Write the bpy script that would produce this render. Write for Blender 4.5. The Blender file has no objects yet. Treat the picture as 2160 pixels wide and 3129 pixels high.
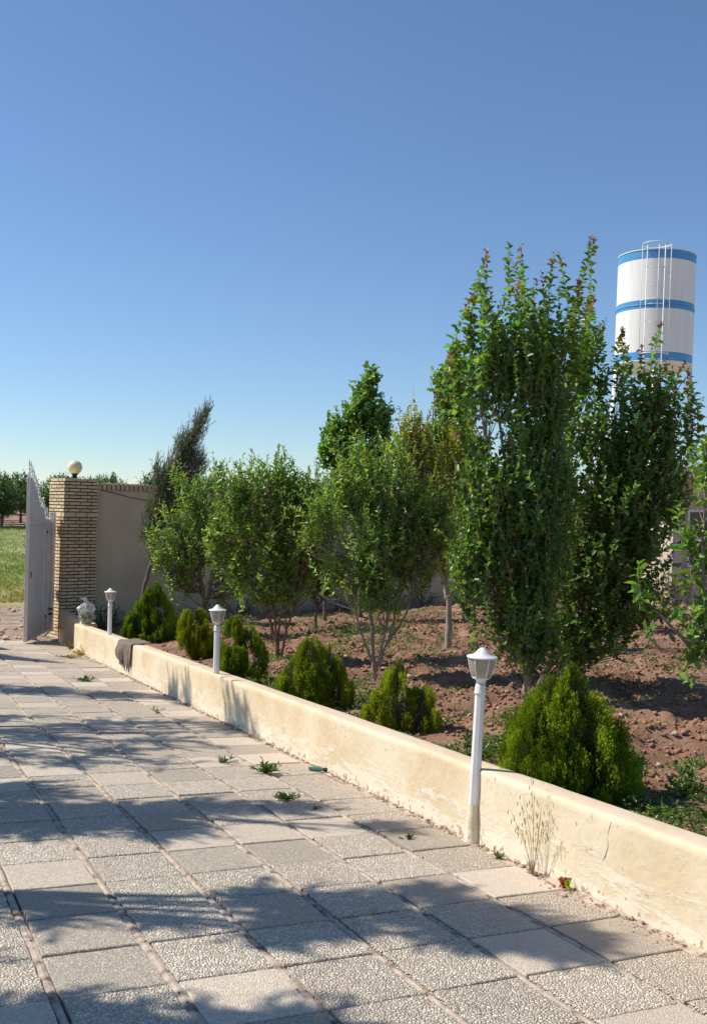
import bpy, math, random
import numpy as np
from mathutils import Vector, Matrix

R = math.radians
rng = np.random.default_rng(7)
random.seed(7)
scene = bpy.context.scene
COL = scene.collection

# ------------------------------------------------------------------ camera
CAM_Z = 1.593
YAW, ROLL = R(26.15), R(1.4)
f_ = Vector((math.sin(YAW), math.cos(YAW), 0))
r0 = Vector((math.cos(YAW), -math.sin(YAW), 0)); u0 = Vector((0, 0, 1))
r_ = r0*math.cos(ROLL) + u0*math.sin(ROLL); u_ = u0*math.cos(ROLL) - r0*math.sin(ROLL)
cam = bpy.data.cameras.new('camera'); cam.lens = 35.26; cam.sensor_width = 36; cam.clip_start = .05; cam.clip_end = 3000
camo = bpy.data.objects.new('camera', cam); COL.objects.link(camo); scene.camera = camo
camo.matrix_world = Matrix(((r_.x, u_.x, -f_.x, 0), (r_.y, u_.y, -f_.y, 0), (r_.z, u_.z, -f_.z, CAM_Z), (0, 0, 0, 1)))

# ------------------------------------------------------------------ light
SUN_AZ, SUN_EL = R(-53), R(47)
world = bpy.data.worlds.new('World'); scene.world = world; world.use_nodes = True
wn = world.node_tree
sky = wn.nodes.new('ShaderNodeTexSky'); sky.sky_type = 'NISHITA'; sky.sun_disc = False
sky.sun_elevation = SUN_EL; sky.sun_rotation = SUN_AZ; sky.altitude = 4000; sky.air_density = 1.7; sky.dust_density = .0; sky.ozone_density = 6.0
wn.links.new(sky.outputs[0], wn.nodes['Background'].inputs[0]); wn.nodes['Background'].inputs[1].default_value = .086
sl = bpy.data.lights.new('sun', 'SUN'); sl.energy = 3.7; sl.angle = R(.53); sl.color = (1, .94, .84)
so = bpy.data.objects.new('sun', sl); COL.objects.link(so)
sdir = Vector((math.sin(SUN_AZ)*math.cos(SUN_EL), math.cos(SUN_AZ)*math.cos(SUN_EL), math.sin(SUN_EL)))
so.rotation_euler = sdir.to_track_quat('Z', 'Y').to_euler(); so.location = (0, 0, 30)
scene.view_settings.view_transform = 'Standard'; scene.view_settings.look = 'None'
scene.view_settings.gamma = 1; scene.view_settings.exposure = 0.58
scene.view_settings.use_curve_mapping = False

# ------------------------------------------------------------------ ground heights
SX, SY = -.0398, -.0423
def G(x, y): return SX*x + SY*y                       # drive plane
def GS(x, y): return SY*y + .11 + .015*(x-3.5)        # garden soil plane
def hash2(ix, iy, s):
    h = (ix.astype(np.int64)*374761393 + iy.astype(np.int64)*668265263 + s*974711) & 0x7fffffff
    h = ((h ^ (h >> 13))*1274126177) & 0x7fffffff
    return ((h ^ (h >> 16)) & 0xffff)/65535.
def vnoise(x, y, s=0):
    x = np.asarray(x, float); y = np.asarray(y, float)
    ix = np.floor(x); iy = np.floor(y); fx = x-ix; fy = y-iy
    fx = fx*fx*(3-2*fx); fy = fy*fy*(3-2*fy)
    a = hash2(ix, iy, s); b = hash2(ix+1, iy, s); c = hash2(ix, iy+1, s); d = hash2(ix+1, iy+1, s)
    return (a*(1-fx)+b*fx)*(1-fy) + (c*(1-fx)+d*fx)*fy - .5
def soil_h(x, y):
    x = np.asarray(x, float); y = np.asarray(y, float)
    z = GS(x, y)
    far = np.clip((x-4.0)/1.0, 0, 1)
    wob = y + .35*vnoise(x*.8, y*.3, 5)
    z = z + far*.05*np.sin(wob*2*math.pi/1.15) + .10*vnoise(x*.9, y*.9, 1)*far
    z = z + far*(.10*vnoise(x*3.1, y*3.1, 2) + .09*np.maximum(0, vnoise(x*7.5, y*7.5, 3)) + .05*vnoise(x*16, y*16, 4))
    z = z + (1-far)*(.04*vnoise(x*6, y*6, 2) - .03)
    return z
def wall_line_y(x): return 20.25 + .21*(x-4.25)        # garden boundary wall in plan
def terrain_h(x, y):
    x = np.asarray(x, float); y = np.asarray(y, float)
    zf = np.interp(y, [19, 27, 60, 90, 130, 400], [-.95, -1.1, .28, .42, .5, .5])
    zn = SY*np.clip(y, -30, 19.2) + SX*np.clip(x, -4, 3.4)
    k = np.clip((y-17.5)/2.2, 0, 1)
    z = zn*(1-k) + zf*k
    z = np.where((x > 3.3) & (y < 21), z-.12, z)
    z = z - .035*(y < 19.6) - .05*np.clip(-x-6, 0, 1)*0
    rough = .05*vnoise(x*2, y*2, 8) + .03*vnoise(x*5, y*5, 9)
    return z + np.where(y > 20.0, rough, 0) + np.where(x < -5, rough, 0)

# ------------------------------------------------------------------ materials
def newmat(name):
    m = bpy.data.materials.new(name); m.use_nodes = True
    nt = m.node_tree; return m, nt, nt.nodes['Principled BSDF']
def N(nt, t, **k):
    n = nt.nodes.new(t)
    for a, b in k.items(): setattr(n, a, b)
    return n
def plain(name, col, rough=.6, metal=0, var=.12, vscale=8, bump=0, bscale=60, spec=None):
    m, nt, b = newmat(name); L = nt.links.new
    tc = N(nt, 'ShaderNodeTexCoord'); nz = N(nt, 'ShaderNodeTexNoise'); nz.inputs['Scale'].default_value = vscale; nz.inputs['Detail'].default_value = 6
    L(tc.outputs['Object'], nz.inputs['Vector'])
    cr = N(nt, 'ShaderNodeValToRGB'); cr.color_ramp.elements[0].position = .3; cr.color_ramp.elements[1].position = .7
    cr.color_ramp.elements[0].color = tuple(c*(1-var) for c in col)+(1,); cr.color_ramp.elements[1].color = tuple(min(1, c*(1+var)) for c in col)+(1,)
    L(nz.outputs[0], cr.inputs[0]); L(cr.outputs[0], b.inputs['Base Color'])
    b.inputs['Roughness'].default_value = rough; b.inputs['Metallic'].default_value = metal
    if spec is not None: b.inputs['Specular IOR Level'].default_value = spec
    if bump:
        n2 = N(nt, 'ShaderNodeTexNoise'); n2.inputs['Scale'].default_value = bscale; n2.inputs['Detail'].default_value = 5; L(tc.outputs['Object'], n2.inputs['Vector'])
        bp = N(nt, 'ShaderNodeBump'); bp.inputs['Strength'].default_value = bump; bp.inputs['Distance'].default_value = .01
        L(n2.outputs[0], bp.inputs['Height']); L(bp.outputs[0], b.inputs['Normal'])
    return m
def leafmat(name, rough=.42, trans=.35, spec=.5, tint=(1.25, 1.35, .5)):
    m, nt, b = newmat(name); L = nt.links.new
    at = N(nt, 'ShaderNodeAttribute'); at.attribute_name = 'col'
    L(at.outputs['Color'], b.inputs['Base Color']); b.inputs['Roughness'].default_value = rough; b.inputs['Specular IOR Level'].default_value = spec
    tr = N(nt, 'ShaderNodeBsdfTranslucent'); mu = N(nt, 'ShaderNodeMix', data_type='RGBA', blend_type='MULTIPLY'); mu.inputs[0].default_value = 1
    L(at.outputs['Color'], mu.inputs[6]); mu.inputs[7].default_value = tint+(1,); L(mu.outputs[2], tr.inputs['Color'])
    mx = N(nt, 'ShaderNodeMixShader'); mx.inputs[0].default_value = trans
    out = nt.nodes['Material Output']; L(b.outputs[0], mx.inputs[1]); L(tr.outputs[0], mx.inputs[2]); L(mx.outputs[0], out.inputs[0])
    return m
M = {}
M['leaf'] = leafmat('leaf_surface', .38, .42, .6)
M['needle'] = leafmat('needle_surface', .6, .25, .3)
M['dryleaf'] = leafmat('dry_leaf_surface', .7, .3, .2, (1, 1, .8))
M['bark'] = plain('bark', (.17, .125, .09), .85, var=.35, vscale=30, bump=.6, bscale=60)
M['bark_red'] = plain('bark_red', (.22, .13, .085), .7, var=.3, vscale=25, bump=.3)
M['bark_pale'] = plain('bark_pale', (.30, .25, .20), .8, var=.3, vscale=25, bump=.4)
M['white_paint'] = plain('white_paint', (.76, .75, .73), .42, var=.09, vscale=7, bump=.05)
M['gate_paint'] = plain('gate_paint', (.74, .68, .62), .45, var=.08, vscale=5)
M['gate_dark'] = plain('gate_dark', (.10, .08, .07), .6, var=.2)
M['black'] = plain('black_hole', (.01, .01, .01), .8)
M['mortar'] = plain('pillar_mortar', (.022, .016, .012), .95, var=.3, vscale=20, bump=.4)
M['brick'] = plain('buff_brick', (.66, .51, .31), .8, var=.1, vscale=9, bump=.25, bscale=90)
M['brick2'] = plain('buff_brick_brown', (.58, .43, .255), .8, var=.1, vscale=9, bump=.25, bscale=90)
M['brick3'] = plain('buff_brick_pale', (.70, .57, .37), .8, var=.1, vscale=9, bump=.25, bscale=90)
M['render'] = plain('grey_brown_render', (.58, .47, .32), .92, var=.12, vscale=1.3, bump=.3, bscale=35)
M['kerb'] = plain('concrete_kerb', (.34, .31, .26), .9, var=.2, vscale=10, bump=.3)
M['dirt'] = plain('dirt_crumb', (.33, .22, .15), .95, var=.35, vscale=40, bump=.4)
M['stone'] = plain('pale_stone', (.46, .36, .27), .9, var=.25, vscale=9, bump=.4)
M['clod'] = plain('red_clod', (.30, .155, .095), .95, var=.25, vscale=7, bump=.5)
M['cloth'] = plain('brown_cloth', (.20, .155, .125), .95, var=.12, vscale=20, bump=.4, bscale=300)
M['roofslab'] = plain('roof_slab_paint', (.72, .66, .58), .8, var=.08, vscale=3)
M['house_wall'] = plain('house_wall_paint', (.52, .44, .35), .85, var=.08, vscale=2)
M['house_pale'] = plain('house_column_paint', (.48, .42, .37), .8, var=.08)
M['glass_dark'] = plain('window_glass', (.03, .04, .05), .08, var=.2)
M['tank_blue'] = plain('tank_blue_paint', (.075, .29, .58), .4, var=.12, vscale=1.2)
M['bulb'] = plain('bulb_glass', (.75, .55, .25), .4, var=.05)

def mat_globe():
    m, nt, b = newmat('cream_globe'); b.inputs['Base Color'].default_value = (.84, .76, .46, 1); b.inputs['Roughness'].default_value = .25
    b.inputs['Subsurface Weight'].default_value = .5; b.inputs['Subsurface Radius'].default_value = (.06, .05, .03); b.inputs['Subsurface Scale'].default_value = 1
    return m
M['globe'] = mat_globe()
def mat_lantern():
    m, nt, b = newmat('lantern_glass'); L = nt.links.new
    tc = N(nt, 'ShaderNodeTexCoord'); nz = N(nt, 'ShaderNodeTexNoise'); nz.inputs['Scale'].default_value = 18; L(tc.outputs['Object'], nz.inputs['Vector'])
    cr = N(nt, 'ShaderNodeValToRGB'); cr.color_ramp.elements[0].color = (.38, .33, .25, 1); cr.color_ramp.elements[1].color = (.62, .58, .50, 1); L(nz.outputs[0], cr.inputs[0])
    L(cr.outputs[0], b.inputs['Base Color']); b.inputs['Roughness'].default_value = .25
    tr = N(nt, 'ShaderNodeBsdfTranslucent'); L(cr.outputs[0], tr.inputs[0])
    tp = N(nt, 'ShaderNodeBsdfTransparent'); m1 = N(nt, 'ShaderNodeMixShader'); m1.inputs[0].default_value = .35; m2 = N(nt, 'ShaderNodeMixShader'); m2.inputs[0].default_value = .25
    L(b.outputs[0], m1.inputs[1]); L(tr.outputs[0], m1.inputs[2]); L(m1.outputs[0], m2.inputs[1]); L(tp.outputs[0], m2.inputs[2]); L(m2.outputs[0], nt.nodes['Material Output'].inputs[0])
    return m
M['lantern'] = mat_lantern()
def mat_bag():
    m, nt, b = newmat('thin_plastic'); L = nt.links.new
    b.inputs['Base Color'].default_value = (.72, .74, .70, 1); b.inputs['Roughness'].default_value = .18
    tp = N(nt, 'ShaderNodeBsdfTransparent'); m2 = N(nt, 'ShaderNodeMixShader'); m2.inputs[0].default_value = .62
    L(b.outputs[0], m2.inputs[1]); L(tp.outputs[0], m2.inputs[2]); L(m2.outputs[0], nt.nodes['Material Output'].inputs[0])
    return m
M['bag'] = mat_bag()
M['bag_fill'] = plain('bag_contents', (.16, .19, .12), .5, var=.7, vscale=28, bump=.6, bscale=20)

def mat_tile(name, scale, c0, c1, c2, bump, seed):
    # washed-pebble concrete: pale chips in a grey-buff matrix; each tile gets its own shade and offset
    m, nt, b = newmat(name); L = nt.links.new
    tc = N(nt, 'ShaderNodeTexCoord'); oi = N(nt, 'ShaderNodeObjectInfo')
    ad = N(nt, 'ShaderNodeVectorMath', operation='ADD'); L(tc.outputs['Object'], ad.inputs[0])
    sc = N(nt, 'ShaderNodeVectorMath', operation='SCALE'); sc.inputs['Scale'].default_value = 7.3; cb = N(nt, 'ShaderNodeCombineXYZ')
    L(oi.outputs['Random'], cb.inputs[0]); L(oi.outputs['Random'], cb.inputs[1]); L(cb.outputs[0], sc.inputs[0]); L(sc.outputs[0], ad.inputs[1])
    dist = N(nt, 'ShaderNodeTexNoise'); dist.inputs['Scale'].default_value = 60; L(ad.outputs[0], dist.inputs['Vector'])
    mixv = N(nt, 'ShaderNodeMix', data_type='VECTOR'); mixv.inputs[0].default_value = .012; L(ad.outputs[0], mixv.inputs[4]); L(dist.outputs['Color'], mixv.inputs[5])
    vo = N(nt, 'ShaderNodeTexVoronoi', feature='F1'); vo.inputs['Scale'].default_value = scale; L(mixv.outputs[1], vo.inputs['Vector'])
    ed = N(nt, 'ShaderNodeTexVoronoi', feature='DISTANCE_TO_EDGE'); ed.inputs['Scale'].default_value = scale; L(mixv.outputs[1], ed.inputs['Vector'])
    hs = N(nt, 'ShaderNodeSeparateColor'); L(vo.outputs['Color'], hs.inputs[0])
    cr = N(nt, 'ShaderNodeValToRGB'); e = cr.color_ramp.elements; e[0].position = .05; e[0].color = c0+(1,); e[1].position = .9; e[1].color = c2+(1,); k = e.new(.45); k.color = c1+(1,)
    L(hs.outputs[0], cr.inputs[0])
    er = N(nt, 'ShaderNodeValToRGB'); er.color_ramp.elements[0].color = (.26, .215, .17, 1); er.color_ramp.elements[0].position = .0; er.color_ramp.elements[1].position = .085
    er.color_ramp.elements[1].color = (1, 1, 1, 1); L(ed.outputs['Distance'], er.inputs[0])
    mu = N(nt, 'ShaderNodeMix', data_type='RGBA', blend_type='MULTIPLY'); mu.inputs[0].default_value = .8; L(cr.outputs[0], mu.inputs[6]); L(er.outputs[0], mu.inputs[7])
    # dusty patches
    geo = N(nt, 'ShaderNodeNewGeometry'); dz = N(nt, 'ShaderNodeTexNoise'); dz.inputs['Scale'].default_value = 2.3; dz.inputs['Detail'].default_value = 5; L(geo.outputs['Position'], dz.inputs['Vector'])
    dr = N(nt, 'ShaderNodeMapRange'); dr.inputs[1].default_value = .42; dr.inputs[2].default_value = .68; dr.inputs[3].default_value = .12; dr.inputs[4].default_value = .65; L(dz.outputs[0], dr.inputs[0])
    sep = N(nt, 'ShaderNodeSeparateXYZ'); L(geo.outputs['Position'], sep.inputs[0])     # more blown soil by the wall
    dw = N(nt, 'ShaderNodeMapRange'); dw.inputs[1].default_value = 1.9; dw.inputs[2].default_value = 3.3; dw.inputs[3].default_value = 0; dw.inputs[4].default_value = .45; L(sep.outputs[0], dw.inputs[0])
    dy = N(nt, 'ShaderNodeMapRange'); dy.inputs[1].default_value = 8; dy.inputs[2].default_value = 17; dy.inputs[3].default_value = 0; dy.inputs[4].default_value = .45; L(sep.outputs[1], dy.inputs[0])
    s1 = N(nt, 'ShaderNodeMath', operation='ADD'); L(dr.outputs[0], s1.inputs[0]); L(dw.outputs[0], s1.inputs[1])
    s2 = N(nt, 'ShaderNodeMath', operation='ADD'); s2.use_clamp = True; L(s1.outputs[0], s2.inputs[0]); L(dy.outputs[0], s2.inputs[1])
    md = N(nt, 'ShaderNodeMix', data_type='RGBA'); md.inputs[7].default_value = (.58, .465, .365, 1); L(mu.outputs[2], md.inputs[6])
    sm = N(nt, 'ShaderNodeMath', operation='MULTIPLY'); sm.inputs[1].default_value = .8; L(s2.outputs[0], sm.inputs[0]); L(sm.outputs[0], md.inputs[0])
    hv = N(nt, 'ShaderNodeHueSaturation'); vr = N(nt, 'ShaderNodeMapRange'); vr.inputs[3].default_value = 1.0; vr.inputs[4].default_value = 1.17; L(oi.outputs['Random'], vr.inputs[0]); L(vr.outputs[0], hv.inputs['Value']); L(md.outputs[2], hv.inputs['Color'])
    L(hv.outputs[0], b.inputs['Base Color']); b.inputs['Roughness'].default_value = .85
    rp = N(nt, 'ShaderNodeMapRange'); rp.inputs[1].default_value = 0; rp.inputs[2].default_value = .3; L(ed.outputs['Distance'], rp.inputs[0])
    bp = N(nt, 'ShaderNodeBump'); bp.inputs['Strength'].default_value = bump; bp.inputs['Distance'].default_value = .010; L(rp.outputs[0], bp.inputs['Height']); L(bp.outputs[0], b.inputs['Normal'])
    return m
M['tile_a'] = mat_tile('pebble_tile', 72, (.49, .42, .315), (.70, .615, .475), (.89, .805, .655), .9, 1)
M['tile_b'] = mat_tile('fine_pebble_tile', 130, (.49, .42, .32), (.68, .595, .46), (.84, .75, .60), .8, 2)
M['tile_c'] = mat_tile('worn_buff_tile', 100, (.51, .43, .325), (.61, .53, .41), (.69, .61, .48), .45, 3)

def mat_joint():
    m, nt, b = newmat('joint_mortar'); L = nt.links.new
    geo = N(nt, 'ShaderNodeNewGeometry'); nz = N(nt, 'ShaderNodeTexNoise'); nz.inputs['Scale'].default_value = 14; nz.inputs['Detail'].default_value = 9; L(geo.outputs['Position'], nz.inputs['Vector'])
    cr = N(nt, 'ShaderNodeValToRGB'); e = cr.color_ramp.elements; e[0].position = .33; e[0].color = (.15, .11, .085, 1); e[1].position = .66; e[1].color = (.56, .46, .37, 1); k = e.new(.47); k.color = (.44, .345, .27, 1)
    L(nz.outputs[0], cr.inputs[0]); L(cr.outputs[0], b.inputs['Base Color']); b.inputs['Roughness'].default_value = .95
    n2 = N(nt, 'ShaderNodeTexNoise'); n2.inputs['Scale'].default_value = 60; n2.inputs['Detail'].default_value = 6; L(geo.outputs['Position'], n2.inputs['Vector'])
    bp = N(nt, 'ShaderNodeBump'); bp.inputs['Strength'].default_value = .7; bp.inputs['Distance'].default_value = .01; L(n2.outputs[0], bp.inputs['Height']); L(bp.outputs[0], b.inputs['Normal'])
    return m
M['joint'] = mat_joint(); M['dark_joint'] = plain('dark_joint_soil', (.19, .14, .10), .95, var=.4, vscale=20, bump=.5)

def mat_wall():
    m, nt, b = newmat('cream_limewash'); L = nt.links.new
    geo = N(nt, 'ShaderNodeNewGeometry')
    n1 = N(nt, 'ShaderNodeTexNoise'); n1.inputs['Scale'].default_value = 2.0; n1.inputs['Detail'].default_value = 7; n1.inputs['Roughness'].default_value = .6; L(geo.outputs['Position'], n1.inputs['Vector'])
    c1 = N(nt, 'ShaderNodeValToRGB'); e = c1.color_ramp.elements; e[0].position = .36; e[0].color = (.65, .50, .305, 1); e[1].position = .62; e[1].color = (.74, .625, .45, 1); L(n1.outputs[0], c1.inputs[0])
    # flaking paler patches, drawn out sideways, densest near the ground
    at = N(nt, 'ShaderNodeAttribute'); at.attribute_name = 'hgt'
    mp = N(nt, 'ShaderNodeMapping'); mp.inputs['Scale'].default_value = (1, .45, 1.6); L(geo.outputs['Position'], mp.inputs[0])
    n2 = N(nt, 'ShaderNodeTexNoise'); n2.inputs['Scale'].default_value = 9; n2.inputs['Detail'].default_value = 9; n2.inputs['Roughness'].default_value = .68; L(mp.outputs[0], n2.inputs['Vector'])
    hr = N(nt, 'ShaderNodeMapRange'); hr.inputs[1].default_value = 0; hr.inputs[2].default_value = .30; hr.inputs[3].default_value = .16; hr.inputs[4].default_value = -.10; L(at.outputs['Fac'], hr.inputs[0])
    ad = N(nt, 'ShaderNodeMath', operation='ADD'); L(n2.outputs[0], ad.inputs[0]); L(hr.outputs[0], ad.inputs[1])
    r2 = N(nt, 'ShaderNodeMapRange'); r2.inputs[1].default_value = .50; r2.inputs[2].default_value = .60; L(ad.outputs[0], r2.inputs[0])
    m1 = N(nt, 'ShaderNodeMix', data_type='RGBA'); m1.inputs[7].default_value = (.78, .70, .55, 1); L(c1.outputs[0], m1.inputs[6])
    s = N(nt, 'ShaderNodeMath', operation='MULTIPLY'); s.inputs[1].default_value = .75; L(r2.outputs[0], s.inputs[0]); L(s.outputs[0], m1.inputs[0])
    # thin vertical run-down stains and dirt flecks close to the paving
    n3 = N(nt, 'ShaderNodeTexNoise'); n3.inputs['Scale'].default_value = 26; n3.inputs['Detail'].default_value = 8; L(geo.outputs['Position'], n3.inputs['Vector'])
    h3 = N(nt, 'ShaderNodeMapRange'); h3.inputs[1].default_value = 0; h3.inputs[2].default_value = .10; h3.inputs[3].default_value = .17; h3.inputs[4].default_value = 0; L(at.outputs['Fac'], h3.inputs[0])
    a3 = N(nt, 'ShaderNodeMath', operation='ADD'); L(n3.outputs[0], a3.inputs[0]); L(h3.outputs[0], a3.inputs[1])
    r3 = N(nt, 'ShaderNodeMapRange'); r3.inputs[1].default_value = .66; r3.inputs[2].default_value = .74; L(a3.outputs[0], r3.inputs[0])
    m2 = N(nt, 'ShaderNodeMix', data_type='RGBA'); m2.inputs[7].default_value = (.42, .30, .20, 1); L(m1.outputs[2], m2.inputs[6]); L(r3.outputs[0], m2.inputs[0])
    # pinkish dust on the top face
    sn = N(nt, 'ShaderNodeSeparateXYZ'); L(geo.outputs['Normal'], sn.inputs[0])
    rt = N(nt, 'ShaderNodeMapRange'); rt.inputs[1].default_value = .6; rt.inputs[2].default_value = .95; rt.inputs[4].default_value = .6; L(sn.outputs[2], rt.inputs[0])
    m3 = N(nt, 'ShaderNodeMix', data_type='RGBA'); m3.inputs[7].default_value = (.70, .54, .38, 1); L(m2.outputs[2], m3.inputs[6]); L(rt.outputs[0], m3.inputs[0])
    L(m3.outputs[2], b.inputs['Base Color']); b.inputs['Roughness'].default_value = .85
    bn = N(nt, 'ShaderNodeTexNoise'); bn.inputs['Scale'].default_value = 22; bn.inputs['Detail'].default_value = 7; L(geo.outputs['Position'], bn.inputs['Vector'])
    ad2 = N(nt, 'ShaderNodeMath', operation='MULTIPLY_ADD'); ad2.inputs[1].default_value = .35; L(r2.outputs[0], ad2.inputs[0]); L(bn.outputs[0], ad2.inputs[2])
    bp = N(nt, 'ShaderNodeBump'); bp.inputs['Strength'].default_value = .45; bp.inputs['Distance'].default_value = .012; L(ad2.outputs[0], bp.inputs['Height']); L(bp.outputs[0], b.inputs['Normal'])
    return m
M['cream'] = mat_wall()

def mat_soil():
    m, nt, b = newmat('red_soil'); L = nt.links.new
    geo = N(nt, 'ShaderNodeNewGeometry'); n1 = N(nt, 'ShaderNodeTexNoise'); n1.inputs['Scale'].default_value = 1.4; n1.inputs['Detail'].default_value = 9; n1.inputs['Roughness'].default_value = .65; L(geo.outputs['Position'], n1.inputs['Vector'])
    c = N(nt, 'ShaderNodeValToRGB'); e = c.color_ramp.elements; e[0].position = .33; e[0].color = (.21, .105, .064, 1); e[1].position = .68; e[1].color = (.41, .245, .155, 1); k = e.new(.5); k.color = (.32, .175, .108, 1)
    L(n1.outputs[0], c.inputs[0]); L(c.outputs[0], b.inputs['Base Color']); b.inputs['Roughness'].default_value = .95
    n2 = N(nt, 'ShaderNodeTexNoise'); n2.inputs['Scale'].default_value = 26; n2.inputs['Detail'].default_value = 8; n2.inputs['Roughness'].default_value = .7; L(geo.outputs['Position'], n2.inputs['Vector'])
    bp = N(nt, 'ShaderNodeBump'); bp.inputs['Strength'].default_value = 1; bp.inputs['Distance'].default_value = .035; L(n2.outputs[0], bp.inputs['Height']); L(bp.outputs[0], b.inputs['Normal'])
    return m
M['soil'] = mat_soil()
def mat_field():
    m, nt, b = newmat('field_and_track'); L = nt.links.new
    geo = N(nt, 'ShaderNodeNewGeometry'); sp = N(nt, 'ShaderNodeSeparateXYZ'); L(geo.outputs['Position'], sp.inputs[0])
    n1 = N(nt, 'ShaderNodeTexNoise'); n1.inputs['Scale'].default_value = .9; n1.inputs['Detail'].default_value = 8; L(geo.outputs['Position'], n1.inputs['Vector'])
    g = N(nt, 'ShaderNodeValToRGB'); e = g.color_ramp.elements; e[0].position = .35; e[0].color = (.16, .20, .05, 1); e[1].position = .66; e[1].color = (.36, .34, .14, 1); k = e.new(.5); k.color = (.23, .27, .075, 1); L(n1.outputs[0], g.inputs[0])
    n2 = N(nt, 'ShaderNodeTexNoise'); n2.inputs['Scale'].default_value = 3; n2.inputs['Detail'].default_value = 9; L(geo.outputs['Position'], n2.inputs['Vector'])
    d = N(nt, 'ShaderNodeValToRGB'); e = d.color_ramp.elements; e[0].position = .35; e[0].color = (.22, .145, .10, 1); e[1].position = .65; e[1].color = (.42, .31, .23, 1); L(n2.outputs[0], d.inputs[0])
    def band(a0, a1):
        r = N(nt, 'ShaderNodeMapRange'); r.inputs[1].default_value = a0; r.inputs[2].default_value = a1
        q = N(nt, 'ShaderNodeMath', operation='MULTIPLY_ADD'); q.inputs[1].default_value = 3; L(n1.outputs[0], q.inputs[0]); L(sp.outputs[1], q.inputs[2]); L(q.outputs[0], r.inputs[0]); return r
    dr = N(nt, 'ShaderNodeMix', data_type='RGBA'); dr.inputs[6].default_value = (.38, .30, .13, 1); L(g.outputs[0], dr.inputs[7]); r = band(28.5, 36); L(r.outputs[0], dr.inputs[0])
    m1 = N(nt, 'ShaderNodeMix', data_type='RGBA'); L(d.outputs[0], m1.inputs[6]); L(dr.outputs[2], m1.inputs[7]); r = band(28, 29.2); L(r.outputs[0], m1.inputs[0])
    m2 = N(nt, 'ShaderNodeMix', data_type='RGBA'); L(m1.outputs[2], m2.inputs[6]); m2.inputs[7].default_value = (.31, .18, .11, 1); r = band(60, 62.5); L(r.outputs[0], m2.inputs[0])
    L(m2.outputs[2], b.inputs['Base Color']); b.inputs['Roughness'].default_value = .95
    n3 = N(nt, 'ShaderNodeTexNoise'); n3.inputs['Scale'].default_value = 14; n3.inputs['Detail'].default_value = 8; L(geo.outputs['Position'], n3.inputs['Vector'])
    bp = N(nt, 'ShaderNodeBump'); bp.inputs['Strength'].default_value = .9; bp.inputs['Distance'].default_value = .06; L(n3.outputs[0], bp.inputs['Height']); L(bp.outputs[0], b.inputs['Normal'])
    return m
M['field'] = mat_field()
def mat_tank():
    m, nt, b = newmat('tank_white_paint'); L = nt.links.new
    tc = N(nt, 'ShaderNodeTexCoord'); mp = N(nt, 'ShaderNodeMapping'); mp.inputs['Scale'].default_value = (3, 3, .35); L(tc.outputs['Object'], mp.inputs[0])
    n = N(nt, 'ShaderNodeTexNoise'); n.inputs['Scale'].default_value = 1.5; n.inputs['Detail'].default_value = 6; L(mp.outputs[0], n.inputs['Vector'])
    c = N(nt, 'ShaderNodeValToRGB'); c.color_ramp.elements[0].position = .3; c.color_ramp.elements[0].color = (.72, .70, .67, 1); c.color_ramp.elements[1].position = .6; c.color_ramp.elements[1].color = (.79, .78, .76, 1)
    L(n.outputs[0], c.inputs[0]); L(c.outputs[0], b.inputs['Base Color']); b.inputs['Roughness'].default_value = .5
    return m
M['tank'] = mat_tank()

# ------------------------------------------------------------------ object helpers
def link(name, me, parent=None, mat=None, smooth=False):
    o = bpy.data.objects.new(name, me); COL.objects.link(o)
    if parent: o.parent = parent
    if mat is not None:
        for k in (mat if isinstance(mat, (list, tuple)) else [mat]): me.materials.append(k)
    if smooth: me.polygons.foreach_set('use_smooth', [True]*len(me.polygons))
    return o
def raw_mesh(name, V, F, cols=None, hgt=None, matidx=None):
    """V (n,3); F either an (m,k) array or a list of lists."""
    me = bpy.data.meshes.new(name)
    V = np.ascontiguousarray(V, dtype=np.float32)
    if isinstance(F, np.ndarray):
        me.vertices.add(len(V)); me.vertices.foreach_set('co', V.ravel())
        k = F.shape[1]; me.loops.add(F.size); me.loops.foreach_set('vertex_index', np.ascontiguousarray(F, dtype=np.int32).ravel())
        me.polygons.add(len(F)); me.polygons.foreach_set('loop_start', np.arange(0, F.size, k, dtype=np.int32))
    else:
        me.from_pydata([tuple(map(float, v)) for v in V], [], [tuple(map(int, f)) for f in F])
    me.update(calc_edges=True)
    if cols is not None:
        a = me.attributes.new('col', 'FLOAT_COLOR', 'POINT'); c4 = np.ones((len(V), 4), np.float32); c4[:, :3] = cols; a.data.foreach_set('color', c4.ravel())
    if hgt is not None:
        a = me.attributes.new('hgt', 'FLOAT', 'POINT'); a.data.foreach_set('value', np.asarray(hgt, np.float32))
    return me
def thing(name, label, cat, loc=(0, 0, 0), group=None, rotz=0):
    o = bpy.data.objects.new(name, None); COL.objects.link(o); o.location = loc; o.rotation_euler = (0, 0, rotz); o.empty_display_size = .1
    return tag(o, label, cat, group)
def tag(o, label=None, cat=None, group=None, kind=None):
    if label: o['label'] = label
    if cat: o['category'] = cat
    if group: o['group'] = group
    if kind: o['kind'] = kind
    return o
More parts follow.
